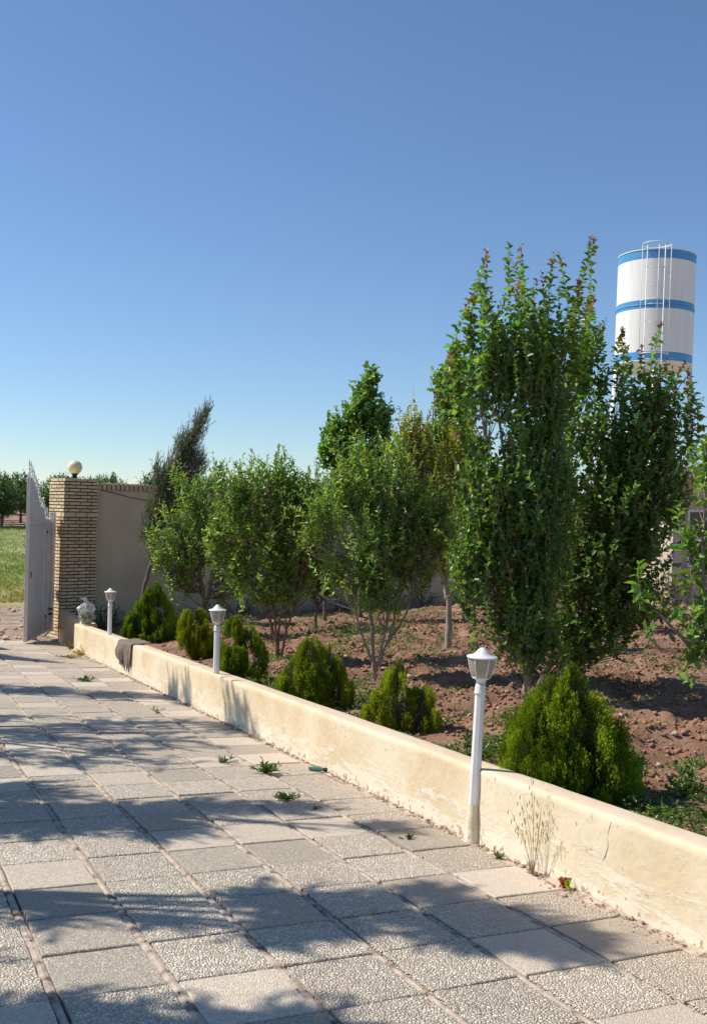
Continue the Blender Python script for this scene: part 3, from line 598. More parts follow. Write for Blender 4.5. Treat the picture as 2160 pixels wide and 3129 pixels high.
# ---- clods, stones and weeds on the soil
n = 34000; x = 3.6+np.abs(r.random(n))**1.15*9; y = r.uniform(2.6, 18.5, n); keep = (x > 4.4) | (r.random(n) < .3); x, y = x[keep], y[keep]; n = len(x)
S = r.gamma(1.6, .0075, n)+.006; S = np.minimum(S, .07)
o = clods('soil_clods', np.stack([x, y, soil_h(x, y)+S*.15], 1), S, M['clod']); tag(o, kind='stuff')
n = 260; x = r.uniform(4.2, 10, n); y = r.uniform(3, 14, n); S = r.uniform(.012, .04, n)
o = clods('pale_stones', np.stack([x, y, soil_h(x, y)+S*.2], 1), S, M['stone']); tag(o, kind='stuff')

# ---- stones and grass across the track
n = 900; x = r.uniform(-6, 9, n); y = r.uniform(19.5, 27.5, n); y = np.where(r.random(n) < .5, r.uniform(19.7, 22.2, n), y); S = r.gamma(2, .018, n)+.012; S = np.minimum(S, .13)
keep = ~((x > 3.3) & (y < 21.2)); x, y, S = x[keep], y[keep], S[keep]
o = clods('track_stones', np.stack([x, y, terrain_h(x, y)+S*.2], 1), S, M['stone']); tag(o, kind='stuff')
n = 60000; y = 28.2+r.random(n)**1.3*33; x = .02*y+r.random(n)*(.25*y)-1; patch = vnoise(x*.5, y*.35, 41)+vnoise(x*1.7, y*1.2, 42)*.5
keep = r.random(n) < .35+1.1*np.clip(patch+.25, 0, 1); x, y, patch = x[keep], y[keep], patch[keep]; n = len(x)
P = np.stack([x, y, terrain_h(x, y)-.02], 1); D = r.normal(0, .35, (n, 3)); D[:, 2] = 1; NV = r.normal(0, 1, (n, 3)); NV[:, 2] = .3
dry = np.clip((34-y)/5+r.normal(0, .4, n)-patch, 0, 1)[:, None]; c = np.array([.27, .32, .08])*(1-dry)+np.array([.42, .34, .14])*dry; c = c*r.uniform(.7, 1.3, (n, 1))
Lg = r.uniform(.05, .14, n); o = leaves_mesh('field_grass', P, D, NV, Lg, Lg*.28, c, None, M['needle'], hi=False); tag(o, kind='stuff')

# ================================================================== PILLARS, BOUNDARY WALL, GATE
A15 = R(15); C0 = (3.54, 19.95, -1.02); PW, PD = .735, .67
bm_cache = {}
def brick_obj(parent, cx, cy, cz, lx, ly, lz, mi, rot=0, name='brick', kind=None):
    key = (round(lx, 3), round(ly, 3), round(lz, 3), mi)
    if key not in bm_cache:
        mb = MB(); b = .003
        V = []
        for sx in (-1, 1):
            for sy in (-1, 1):
                for sz in (-1, 1): V.append((sx*lx/2, sy*ly/2, sz*lz/2))
        mb.box((0, 0, 0), (lx, ly, lz)); me = bpy.data.meshes.new('brick'); me.from_pydata(mb.v, [], mb.f); me.materials.append(M[['brick', 'brick2', 'brick3'][mi]]); me.update(); bm_cache[key] = me
    o = bpy.data.objects.new(name, bm_cache[key]); COL.objects.link(o); o.parent = parent; o.location = (cx, cy, cz); o.rotation_euler = (0, 0, rot); return o
def pillar(name, label, loc, detailed):
    t = thing(name, label, 'pillar', loc, 'brick gate pillars', A15); rr = random.Random(11)
    zz = 0; c = 0; rows = []
    while zz < 3.12:
        h = .066 if c != 36 else .104; rows.append((c, zz, h)); zz += h+.002 if False else h; c += 1
    top = zz; g = .0195; bh = .0535
    mb = MB(); tc_ = top-rows[-1][2]; mb.box((PW/2, PD/2, tc_/2-.005), (PW-.04, PD-.04, tc_-.01)); mb.box((PW/2, PD/2, tc_+.026), (PW-.08, PD-.08, .056)); mb.build('mortar_core', M['mortar'], t)
    back = MB()
    for c, z, h in rows:
        last = c == rows[-1][0]; ins = .02 if last else 0; b = h-g; zc = z+h/2
        if c % 2 == 0: fr = [(ins, PW*.335), (PW*.335, PW*.668), (PW*.668, PW-ins)]; lf = [(.105+ins, .34), (.34, .56), (.56, PD-ins)]
        else: fr = [(.105+ins, PW*.46), (PW*.46, PW*.79), (PW*.79, PW-ins)]; lf = [(ins, .225), (.225, .45), (.45, PD-ins)]
        for a, e in fr:
            d = rr.uniform(-.002, .002); q = (a if a > .01 else a)
            if detailed: brick_obj(t, (a+e)/2, ins+.05-.001+d, zc, round(e-a-(g if a > .03 else g/2)*.98, 3), .10, b, rr.choice([0, 0, 0, 1, 1, 2]))
            else: back.box(((a+e)/2, ins+.05, zc), (e-a-g, .10, b))
        for a, e in lf:
            d = rr.uniform(-.002, .002)
            if detailed: brick_obj(t, ins+.052-.002+d, (a+e)/2, zc, .10, round(e-a-g, 3), b, rr.choice([0, 0, 2, 1, 2]))
            else: back.box((ins+.052, (a+e)/2, zc), (.10, e-a-g, b))
        for a, e in ((.11, .34), (.34, .56)): back.box((PW-ins-.051, (a+e)/2, zc), (.10, e-a-g, b))
        for a, e in ((.11, .36), (.36, .62)): back.box(((a+e)/2, PD-ins-.051, zc), (e-a-g, .10, b))
    o = back.build('rear_brickwork', M['brick'], t); o['kind'] = 'stuff'
    mb = MB(); mb.box((PW/2, PD/2, top-.012), (PW-.05, PD-.05, .012)); mb.build('cap', M['brick'], t)
    return t, top
pl, ptop = pillar('gate_pillar', 'buff brick gate pillar topped by a cream globe lamp', C0, True)
pillar('gate_pillar', 'brick pillar hinging the gate leaf that casts its shadow from the left', (-.72, 18.8, -.83), False)
# globe lamp
e1 = (math.cos(A15), math.sin(A15)); e2 = (-math.sin(A15), math.cos(A15))
gl = thing('globe_lamp', 'round cream globe lamp on top of the brick pillar', 'lamp', (C0[0]+.37*e1[0]+.33*e2[0], C0[1]+.37*e1[1]+.33*e2[1], C0[2]+ptop+.009))
mb = MB(); mb.lathe([(.075, 0), (.075, .012), (.045, .02), (.042, .07), (.07, .078), (.075, .092), (.06, .1)], 20); mb.build('lamp_base', M['black'], gl, False)
mb = MB(); gr = .142; mb.lathe([(max(.01, gr*math.sin(a)), .085+gr*.93-gr*math.cos(a)) for a in np.linspace(.35, math.pi-.05, 24)], 36); mb.build('globe', M['globe'], gl, True)

# boundary wall with soldier-brick coping
WA = math.atan(.21); wx0 = 4.235; W0 = (wx0, wall_line_y(wx0), -1.2); WL = 17.5
bw = thing('boundary_wall', 'tall plain grey-brown rendered garden wall with upright brick coping', 'wall', W0, None, WA)
mb = MB(); mb.box((WL/2, .11, 1.555), (WL, .22, 3.11)); mb.build('rendered_face', M['render'], bw)
rr = random.Random(3); capn = int(WL/.098)
for i in range(capn): brick_obj(bw, .05+i*.098, .10+rr.uniform(-.004, .004), 3.183+rr.uniform(-.004, .004), .072, .24, .14, rr.choice([1, 1, 0]))
mb = MB(); mb.box((WL/2, .10, 3.175), (WL-.02, .2, .125)); mb.build('coping_mortar', M['mortar'], bw)
# thin cable drooping across the wall
mb = MB(); mb.tube([(.02, -.01, 3.12), (.3, -.015, 3.07), (.7, -.015, 2.98), (1.3, -.012, 2.9)], .006, 5); mb.build('cable', M['black'], bw)
kb = MB(); V = []
kx = np.linspace(.3, 14, 30)
for i, x in enumerate(kx): kb.box((x, -.75, .60+.012*(x)+random.uniform(-.004, .004)), (kx[1]-kx[0]-.012, .12, .12))
ko = kb.build('concrete_kerb', M['kerb'], None); ko.location = W0; ko.rotation_euler = (0, 0, WA); tag(ko, 'pale concrete kerb along the foot of the boundary wall', 'kerb')

def gate_leaf(name, label, loc, rotz, flip=1):
    t = thing(name, label, 'gate', loc, 'steel gate leaves', rotz); GL = 1.80; th = .045
    out = [(.0, .03), (.0, 2.93), (.12, 2.925), (.26, 2.89), (.40, 2.82), (.54, 2.72), (.66, 2.6), (.76, 2.5), (.84, 2.41), (1.10, 2.39), (1.13, 2.30), (1.19, 2.22), (1.27, 2.18), (1.45, 2.18), (GL, 2.2), (GL, .03)]
    n = len(out); mb = MB(); V = [(u, -.004, z) for u, z in out]+[(u, .004, z) for u, z in out]
    F = [tuple(range(n)), tuple(range(2*n-1, n-1, -1))]+[(i, n+i, n+(i+1) % n, (i+1) % n) for i in range(n)]
    mb.add(V, F); mb.build('sheet_panel', M['gate_paint'], t)
    mb = MB(); mb.box((.03, 0, 1.48), (.06, .06, 2.90)); mb.build('free_edge_stile', M['gate_paint'], t, bevel=.004)
    for z, h in ((.06, .06), (2.04, .035), (2.13, .05)):
        mb = MB(); mb.box((.06+(GL-.06)/2, 0, z), (GL-.06-.002, .052, h)); mb.build('rail', M['gate_paint'], t, bevel=.003)
    for u in (1.22, 1.50):
        mb = MB(); mb.box((u, 0, 1.055), (.04, .05, 1.93)); mb.build('stile', M['gate_paint'], t, bevel=.003)
    for a, b in zip(out[1:9], out[2:10]):
        pass
    mb = MB(); mb.tube([(u, 0, z) for u, z in out[1:14]], .014, 6); mb.build('top_edge_bar', M['gate_paint'], t)
    mb = MB(); mb.box((GL+.055, 0, 1.17), (.10, .10, 2.3)); mb.build('hinge_post', M['gate_paint'], t, bevel=.006)
    for z in (2.08, .83):
        mb = MB(); mb.box((GL+.14, .03*flip, z), (.14, .07, .085)); mb.tube([(GL+.12, -.0, z-.09), (GL+.12, 0, z+.09)], .03, 10); mb.build('hinge', M['white_paint'], t)
    s = -1*flip
    mb = MB(); mb.tube([(GL-.13, s*.06, .34), (GL-.13, s*.06, 2.28)], .014, 8); mb.build('drop_rod', M['white_paint'], t)
    mb = MB(); mb.tube([(GL-.13, s*.06, .02), (GL-.13, s*.06, .32)], .018, 8); mb.build('drop_rod_foot', M['white_paint'], t)
    for z in (.36, .46, 2.05):
        mb = MB(); mb.box((GL-.13, s*.045, z), (.07, .07, .035)); mb.build('rod_bracket', M['gate_dark'] if z < 1 else M['gate_paint'], t)
    mb = MB(); mb.tube([(GL-.2, s*.07, .06), (.75, s*.16, .045)], .014, 8); mb.build('floor_bolt', M['white_paint'], t)
    for u in (.13, .30):
        mb = MB(); mb.box((u, s*.006, 1.20), (.035, .012, .11)); mb.build('lock_slot', M['black'], t)
    for u, z in ((1.34, 1.95), (1.34, .35)):
        mb = MB(); mb.box((u, s*.03, z), (.02, .02, .05)); mb.build('stop_pin', M['gate_dark'], t)
    # wrought spears and scrolls that follow the falling top edge
    tips = [(.02, 3.26), (.14, 3.24), (.26, 3.17), (.38, 3.08), (.50, 2.99), (.62, 2.87), (.73, 2.76), (.84, 2.66), (.95, 2.60), (1.06, 2.56), (1.18, 2.47), (1.30, 2.42), (1.43, 2.40)]
    for i, (u, z) in enumerate(tips):
        zb = float(np.interp(u, [p[0] for p in out[1:15]], [p[1] for p in out[1:15]])); mb = MB(); hh = z-zb
        mb.tube([(u, 0, zb), (u+.02*(-1)**i, 0, zb+hh*.35), (u-.015*(-1)**i, 0, zb+hh*.7), (u, 0, z-.09)], .0075, 6)
        mb.lathe([(.004, 0), (.018, .025), (.015, .045), (.003, .12)], 8, (u, 0, z-.12)); mb.build('spear', M['white_paint'], t)
        if i < len(tips)-1:
            mb = MB(); cu = u+.06; cz = zb+.11-.02*(i % 2); mb.tube([(cu+.048*math.cos(a), 0, cz+.065*math.sin(a)) for a in np.linspace(-2.4, 3.0, 14)], .0065, 6, False); mb.build('scroll', M['white_paint'], t)
    return t
gate_leaf('gate_leaf', 'open grey steel gate leaf with spear-topped curve beside the brick pillar', (2.65, 18.4, G(2.65, 18.4)+.01), math.atan2(1.75, .73))
gate_leaf('gate_leaf', 'second grey steel gate leaf swung inward left of the gateway', (.50, 16.75, G(.5, 16.75)+.01), math.atan2(1.76, -.42), -1)

# ================================================================== GARDEN LAMPS
def garden_lamp(label, x, y, z0, base_lump=False):
    t = thing('garden_lamp', label, 'lamp', (x, y, z0), 'white garden lamps along the low wall')
    mb = MB(); mb.lathe([(.033, .0), (.0325, .3), (.031, .89), (.030, .895)], 8, ph=.39); mb.build('post', M['white_paint'], t)
    mb = MB(); mb.lathe([(.0345, .885), (.036, .892), (.0345, .90), (.0325, .905), (.032, .93), (.027, .945), (.018, .948)], 20); mb.build('collar', M['white_paint'], t, True)
    mb = MB(); mb.lathe([(.024, .942), (.024, .95)], 16); mb.build('dark_gap', M['black'], t)  # black ring paints the dark gap between collar and cup
    mb = MB(); mb.lathe([(.028, .95), (.030, .965), (.040, .974), (.051, .978), (.052, .985)], 24); mb.build('cup', M['white_paint'], t, True)
    mb = MB(); mb.lathe([(.050, .984), (.060, 1.01), (.070, 1.045), (.076, 1.075), (.0785, 1.10)], 24); mb.build('shade', M['lantern'], t, True)
    mb = MB(); mb.lathe([(.012, .985), (.016, 1.0), (.024, 1.03), (.02, 1.055), (.004, 1.066)], 14); mb.build('bulb', M['bulb'], t, True)
    for k in range(6):
        a = k*math.pi/3+.45; mb = MB(); mb.tube([((r_v+.002)*math.cos(a), (r_v+.002)*math.sin(a), z) for r_v, z in ((.050, .982), (.060, 1.01), (.070, 1.045), (.076, 1.075), (.0785, 1.10))], .0042, 5); mb.build('rib', M['white_paint'], t, True)
    mb = MB(); mb.lathe([(.080, 1.097), (.091, 1.099), (.0925, 1.104), (.088, 1.109), (.062, 1.112), (.045, 1.125), (.030, 1.142), (.022, 1.149), (.019, 1.150), (.018, 1.156), (.006, 1.158)], 28); mb.build('cap', M['white_paint'], t, True)
    if base_lump:
        mb = MB(); rr = random.Random(2); prof = [(.068, -.02), (.050, .03), (.042, .08), (.037, .14), (.034, .2), (.032, .235)]; V = []
        for r_v, z in prof:
            for k in range(12):
                a = k*math.pi/6; q = r_v*(1+rr.uniform(-.08, .08)); V.append((q*math.cos(a), q*math.sin(a), z))
        F = [(i*12+k, i*12+(k+1) % 12, (i+1)*12+(k+1) % 12, (i+1)*12+k) for i in range(len(prof)-1) for k in range(12)]
        me = raw_mesh('plaster_collar', np.array(V), [list(f) for f in F], hgt=[v[2] for v in V]); link('plaster_collar', me, t, M['cream'], True)
    return t
lamp3_ = garden_lamp('nearest white lantern lamp, its whole post standing against the front of the low wall', 3.272, 4.98, G(3.27, 4.98)-.005, True)
lamp3_.rotation_euler = (Matrix.Rotation(R(1.9), 3, Vector(tuple(DEEP)))).to_euler()
garden_lamp('middle white lantern lamp rising from the low wall beside a dark conifer shrub', 3.33, 9.90, G(3.33, 9.90)-.005)
garden_lamp('farthest white lantern lamp on the low wall near the plastic bag', 3.37, 15.0, G(3.37, 15.0)-.02)

# ================================================================== SHRUBS ALONG THE WALL
def gsb(x, y): return float(soil_h(x, y))-.03
thuja('largest conifer shrub, dense dark green cone just right of the nearest lamp', (3.89, 4.90, gsb(3.89, 4.90)-.05), [(0, 0, 0, .90, .37), (-.16, -.03, 0, .70, .27), (.18, .0, 0, .66, .26), (0, -.08, 0, .6, .37)], 5200, 101, .018, pk=.8)
thuja('small sparse yellow conifer shrub with bare twiggy stems left of the nearest lamp', (4.05, 7.25, gsb(4.05, 7.25)), [(-.05, 0, .05, .56, .14), (-.17, 0, .0, .44, .17), (.18, 0, .04, .40, .16), (.04, .0, .0, .36, .16)], 1150, 102, .018, (.46, .50, .015), (.14, .18, .02), 10, pk=.95)
thuja('olive conifer shrub with several spires and open stems in front of a fruit tree', (3.92, 8.78, gsb(3.92, 8.78)), [(-.03, 0, .03, .76, .21), (.15, .02, .03, .62, .21), (-.20, 0, .0, .44, .19), (.23, -.02, .02, .44, .15)], 2700, 103, .018, (.34, .40, .02), (.10, .14, .025), 10, pk=.95)
thuja('conifer shrub dark on one side standing right of the middle lamp', (3.97, 10.7, gsb(3.97, 10.7)), [(-.17, 0, 0, .80, .17), (.0, .03, 0, .66, .24)], 2400, 104, .018, (.33, .41, .012), (.05, .09, .02))
thuja('rounded yellow-green conifer shrub left of the middle lamp', (4.2, 13.42, gsb(4.2, 13.4)), [(-.03, 0, .12, .66, .24), (.1, 0, .05, .5, .2)], 1500, 105, .022, (.42, .46, .015), (.13, .17, .02), 4)
thuja('bright green two-peaked conifer shrub right of the farthest lamp', (4.25, 15.98, gsb(4.25, 15.98)), [(.04, 0, 0, 1.03, .3), (-.16, 0, 0, .86, .22), (.18, 0, 0, .75, .27), (-.28, -.05, 0, .5, .16)], 2900, 106, .024, (.26, .40, .012), (.05, .10, .02))

# ================================================================== TREES OF THE GARDEN
def gz(x, y): return float(GS(x, y))-.03
FT = 'fruit trees planted in the garden'
LG = (.22, .34, .07); DG = (.145, .25, .055)
v3 = lambda L: [((a, d, z), rl, rd, rz) for a, d, z, rl, rd, rz in L]
tree('fruit_tree', 'vase-shaped fruit tree with five bare stems between the middle lamp and olive shrub', 'tree', FT, (4.82, 11.88, gz(4.82, 11.88)),
     [[(0, 0, 0), (-.05, 0, .34), (-.18, .05, .85), (-.36, .1, 1.41), (-.6, .1, 2.1)], [(0, 0, .1), (.0, .05, .6), (.04, .1, 1.13), (.13, .1, 1.98)], [(.02, 0, .1), (.1, -.1, .5), (.23, -.15, .85), (.3, -.1, 1.5), (.3, 0, 2.3)], [(0, 0, .15), (-.08, -.1, .7), (-.14, -.15, 1.3), (-.16, -.1, 2.5)], [(0, 0, .2), (-.12, .12, .6), (-.28, .2, 1.1)]],
     v3([(-.53, 0, 2.2, .34, .36, .42), (.07, 0, 2.1, .40, .42, .45), (-.2, 0, 1.69, .62, .55, .5), (-.36, -.1, 1.25, .34, .35, .3), (.10, 0, 1.22, .42, .4, .3), (.37, 0, 1.6, .23, .3, .45), (-.24, 0, 1.0, .25, .3, .2), (-.1, .1, 2.4, .45, .35, .3), (-.78, 0, 1.75, .16, .2, .35), (.42, 0, 2.1, .22, .25, .35), (-.75, 0, 2.15, .18, .2, .25), (-.82, 0, 1.45, .2, .25, .3), (.6, 0, 1.8, .22, .25, .4), (0, -.1, .98, .35, .3, .15), (-.55, 0, 1.2, .25, .25, .25), (.35, 0, 1.25, .25, .3, .25)]),
     1080, (.25, .5), .082, .42, LG, 201, bark='bark_red', trunk_r=.03, spacing=.02, gap=.6, leaf_parts=230)
tree('fruit_tree', 'vase-shaped fruit tree with forked stems behind the small yellow shrub', 'tree', FT, (5.14, 9.83, gz(5.14, 9.83)),
     [[(0, 0, 0), (-.03, 0, .29), (-.07, 0, .93), (-.19, .05, 1.67), (-.28, .05, 2.4)], [(.0, 0, .1), (.1, .02, .42), (.2, .05, .74), (.33, .1, 1.42), (.46, .1, 2.16)], [(0, 0, .2), (-.13, -.05, .45), (-.21, -.1, .72), (-.35, -.1, 1.42)], [(.03, 0, .2), (.1, -.1, .6), (.14, -.1, 1.0), (.08, -.1, 1.8)], [(.12, 0, .45), (.3, -.1, .75), (.42, -.1, 1.2)]],
     v3([(-.03, 0, 2.25, .44, .42, .4), (-.37, 0, 2.0, .29, .35, .44), (.32, 0, 2.0, .34, .35, .44), (-.01, 0, 1.6, .59, .5, .44), (-.45, 0, 1.5, .2, .25, .27), (.38, 0, 1.42, .25, .3, .32), (-.05, 0, 1.18, .44, .4, .22), (-.28, 0, 2.55, .17, .2, .15), (-.62, 0, 1.62, .14, .15, .25), (.23, 0, 2.5, .2, .2, .2), (.55, 0, 1.75, .2, .25, .4), (-.5, 0, 1.25, .22, .25, .2), (.5, 0, 1.25, .22, .25, .2), (-.58, 0, 2.05, .2, .2, .3), (-.72, 0, 1.75, .2, .25, .35), (.68, 0, 1.7, .2, .25, .35), (.1, -.1, 1.0, .35, .3, .15)]),
     1080, (.25, .5), .082, .42, LG, 202, bark='bark_pale', trunk_r=.03, spacing=.02, gap=.6, leaf_parts=230)
tree('fruit_tree', 'bushy fruit tree before the boundary wall, just right of the leaning cypress', 'tree', FT, (5.22, 16.0, gz(5.22, 16.0)),
     [[(0, 0, -.05), (-.05, 0, .4), (-.12, 0, .9), (-.2, 0, 1.6), (-.25, 0, 2.4)], [(-.05, 0, .5), (.05, 0, 1.0), (.08, 0, 1.9)], [(-.1, 0, .7), (-.4, 0, 1.1), (-.6, 0, 1.8)]],
     v3([(-.24, 0, 2.2, .4, .4, .55), (-.52, 0, 1.85, .33, .35, .55), (.06, 0, 1.95, .37, .4, .6), (-.22, 0, 1.45, .59, .5, .5), (-.8, 0, 1.35, .26, .3, .26), (-.5, 0, 1.0, .37, .35, .3), (.01, 0, 1.0, .37, .4, .35), (-.58, 0, 2.6, .13, .2, .29), (.12, 0, 2.7, .15, .2, .22), (.25, 0, .5, .22, .25, .22), (.45, 0, 1.8, .38, .3, .6), (.5, 0, 1.0, .3, .3, .35), (.7, 0, 1.5, .25, .3, .45), (.55, 0, 2.4, .25, .25, .3), (-.85, 0, 1.75, .2, .25, .3)]),
     1050, (.3, .55), .085, .42, LG, 203, bark='bark', trunk_r=.045, spacing=.026)
tree('fruit_tree', 'yellowish green tree with pruned grey trunk forking above the far furrows', 'tree', FT, (7.50, 12.13, gz(7.5, 12.13)),
     [[(0, 0, -.05), (0, 0, .4), (-.01, 0, .8), (-.15, 0, 1.2), (-.3, 0, 2.4), (-.3, 0, 3.5)], [(0, 0, .7), (.12, 0, 1.0), (.2, 0, 1.6), (.1, 0, 2.8)], [(-.02, 0, .75), (-.1, .1, 1.2), (-.1, .2, 2.4)]],
     v3([(-.62, 0, 3.25, .2, .25, .35), (-.52, 0, 2.8, .42, .4, .5), (-.12, 0, 2.33, .57, .5, .57), (-.44, 0, 2.4, .31, .3, .5), (.09, 0, 1.8, .38, .4, .5), (-.03, 0, 1.5, .38, .4, .3), (-.55, 0, 2.8, .2, .25, .3), (.18, 0, 2.85, .25, .25, .45), (-.3, 0, 1.6, .3, .3, .3), (-.62, 0, 2.3, .25, .3, .5), (.3, 0, 2.2, .3, .3, .5), (-.5, 0, 3.05, .2, .2, .35), (.0, 0, 2.9, .15, .2, .3), (-.75, 0, 2.0, .25, .3, .45)]),
     1250, (.25, .5), .066, .58, (.40, .43, .07), 204, bark='bark_pale', trunk_r=.055, tipcol=(.22, .07, .03), tipfrac=.25, spacing=.022)
ext1 = [((a, d, z), l) for (a, z), d, l in zip([(-.77, 3.85), (-.61, 4.22), (-.43, 4.14), (-.26, 4.26), (-.14, 4.10), (-.07, 4.20), (0, 4.24), (.13, 4.20), (.10, 3.95), (.33, 4.52), (.29, 4.14), (.07, 3.75), (-.34, 3.97), (-.50, 3.93), (-.67, 3.56), (-.19, 3.89), (.21, 3.85), (-.08, 3.81), (-.55, 3.7), (.38, 3.9), (-.3, 3.6), (.15, 3.5), (-.72, 3.2)], [0, .1, -.1, .05, .2, -.15, .1, 0, -.2, .1, -.1, .15, .2, -.2, 0, -.1, .1, 0, .1, -.1, .15, .2, -.1], [1.1, 1.3, 1.2, 1.3, 1.1, 1.2, 1.3, 1.2, 1, 1.5, 1.2, 1, 1.1, 1.1, 1.0, 1, 1, 1, 1, 1, .9, .9, .8])]
tree('plum_tree', 'tallest tree, dense upright green shoots with reddish tips behind the nearest lamp', 'tree', 'plum trees with long upright shoots', (5.69, 7.78, gz(5.69, 7.78)),
     [[(0, 0, -.05), (0, 0, .46), (-.06, 0, 1.21), (-.2, 0, 2.05), (-.4, 0, 3.1)], [(0, 0, .5), (.03, .05, 1.1), (.02, .05, 1.8), (.05, .1, 2.9)], [(0, 0, .6), (.1, -.05, 1.3), (.24, 0, 2.3), (.3, 0, 3.4)], [(-.02, 0, .55), (-.2, .0, 1.0), (-.35, 0, 1.8), (-.5, 0, 2.9)]],
     v3([(-.33, 0, 1.84, .38, .4, .67), (.03, 0, 1.84, .40, .45, .71), (-.36, 0, 1.26, .33, .35, .46), (-.02, 0, 1.09, .46, .45, .46), (-.44, 0, 2.8, .24, .3, .6), (-.10, 0, 2.9, .27, .35, .6), (-.18, 0, .85, .33, .35, .25), (-.01, 0, .62, .22, .25, .2), (-.59, 0, 2.3, .15, .25, .46), (.19, 0, 2.7, .21, .3, .65), (-.60, 0, 1.55, .17, .25, .5), (-.52, 0, .98, .18, .25, .28), (-.36, 0, 3.3, .2, .3, .4), (.05, 0, 3.3, .25, .3, .4), (-.35, 0, .72, .28, .3, .2), (.15, 0, .65, .2, .2, .2), (-.6, 0, 1.25, .2, .25, .35), (-.1, 0, .85, .4, .4, .25)]),
     1900, (.25, .6), .078, .66, (.155, .265, .055), 205, tipcol=(.30, .12, .06), tipfrac=.035, extra=[(a, b) for a, b in ext1], bark='bark_pale', trunk_r=.04, spacing=.024, up=1.15, out=.6, gap=.85, leaf_parts=260, younger=(.09, .17, .02))
ext2 = [((a, d, z), l) for (a, z), d, l in zip([(.46, 4.56), (.56, 3.97), (.80, 3.60), (1.07, 3.79), (1.28, 3.39), (1.58, 3.24), (.49, 4.20), (.38, 3.97), (.69, 3.65), (.94, 3.47), (1.18, 3.33), (.29, 4.20), (1.46, 3.11), (.43, 3.84), (1.01, 3.52), (.6, 3.7), (.3, 3.7), (1.35, 2.9), (.85, 3.2)], [0, .1, -.1, 0, .1, -.1, .2, -.1, 0, .1, -.2, .1, 0, -.1, .2, .1, -.1, .1, 0], [1.5, 1.1, .8, 1.1, .8, .9, 1.2, 1, .8, .8, .8, 1.2, .8, 1, .8, .9, .9, .8, .8])]
tree('plum_tree', 'broad dark plum tree with leaning trunk behind the largest conifer shrub', 'tree', 'plum trees with long upright shoots', (6.3, 8.42, gz(6.3, 8.42)),
     [[(-.02, 0, -.05), (.08, 0, .27), (.21, 0, .73), (.26, 0, 1.42), (.28, 0, 2.56), (.4, 0, 3.47)], [(.21, 0, .7), (.35, 0, 1.2), (.57, 0, 1.87), (.73, 0, 2.79)], [(.22, 0, .8), (.5, 0, 1.2), (.98, 0, 1.87), (1.19, 0, 2.79)], [(.2, 0, .65), (.5, .1, .9), (.95, .1, 1.2)]],
     v3([(.45, 0, 2.9, .29, .4, .65), (.70, 0, 2.10, .50, .5, .68), (1.02, 0, 2.15, .37, .45, .55), (.45, 0, 1.42, .50, .5, .59), (.95, 0, 1.51, .41, .45, .50), (.37, 0, .8, .37, .4, .32), (.78, 0, .9, .37, .4, .25), (1.2, 0, 2.5, .23, .3, .4), (.33, 0, .45, .22, .25, .16), (.20, 0, 2.10, .34, .45, .91), (.6, .3, 1.6, .6, .3, .7), (1.05, 0, 1.0, .33, .35, .3), (1.35, 0, 2.2, .22, .3, .5), (1.3, 0, 2.75, .22, .3, .4), (1.1, 0, 3.0, .25, .3, .35), (.35, 0, 3.4, .25, .3, .4), (.9, 0, 2.7, .3, .3, .4), (.6, 0, .55, .3, .35, .15)]),
     1750, (.25, .6), .078, .66, (.16, .26, .06), 206, tipcol=(.24, .11, .06), tipfrac=.04, extra=ext2, bark='bark', trunk_r=.05, spacing=.024, up=1.1, out=.65, gap=.8, leaf_parts=260)
tree('poplar_tree', 'fresh green poplar with wind-bent top rising behind the forked fruit tree', 'tree', 'wind-bent poplars near the boundary wall', (8.87, 17.63, gz(8.87, 17.63)),
     [[(0, 0, 0), (-.05, 0, 1.5), (-.05, 0, 3), (.05, 0, 4.3), (.12, 0, 4.9)], [(-.05, 0, 1.2), (-.3, 0, 2.4), (-.55, 0, 3.7)], [(-.05, 0, 1.3), (.15, .1, 2.4), (.3, .1, 3.9)]],
     v3([(.07, 0, 4.75, .17, .2, .36), (-.07, 0, 4.15, .36, .35, .44), (.2, 0, 4.0, .30, .3, .5), (-.62, 0, 3.8, .2, .25, .3), (-.28, 0, 3.4, .58, .5, .53), (.17, 0, 3.1, .44, .4, .53), (-.72, 0, 3.3, .18, .2, .3), (.45, 0, 4.1, .12, .15, .2), (-.2, 0, 2.5, .6, .5, .6), (-.6, 0, 3.5, .22, .25, .5), (.42, 0, 3.5, .22, .25, .5), (-.3, 0, 3.9, .35, .3, .4), (-.1, 0, 4.5, .25, .25, .35)]),
     1700, (.2, .4), .105, .85, (.18, .33, .07), 207, spacing=.033, lean=(.35, -.15, 0), up=.7, out=.7, trunk_r=.05, gap=.25)
tree('poplar_tree', 'second poplar with wind-bent top, half hidden behind the yellowish tree', 'tree', 'wind-bent poplars near the boundary wall', (10.95, 17.85, gz(10.95, 17.85)+.25),
     [[(0, 0, 0), (-.05, 0, 1.5), (-.05, 0, 3), (0, 0, 4.3), (.05, 0, 5.1)], [(-.05, 0, 1.5), (-.25, 0, 3), (-.35, 0, 4.4)], [(0, 0, 1.5), (.15, 0, 3), (.2, 0, 4.2)]],
     v3([(.10, 0, 5.1, .22, .2, .40), (-.05, 0, 4.6, .36, .3, .45), (.1, 0, 4.1, .45, .4, .56), (-.1, 0, 3.3, .6, .5, .6), (.05, 0, 2.4, .6, .5, .6)]),
     1300, (.2, .4), .105, .85, (.21, .33, .065), 208, spacing=.033, lean=(.35, -.15, 0), up=.7, out=.7, trunk_r=.05, gap=.25)
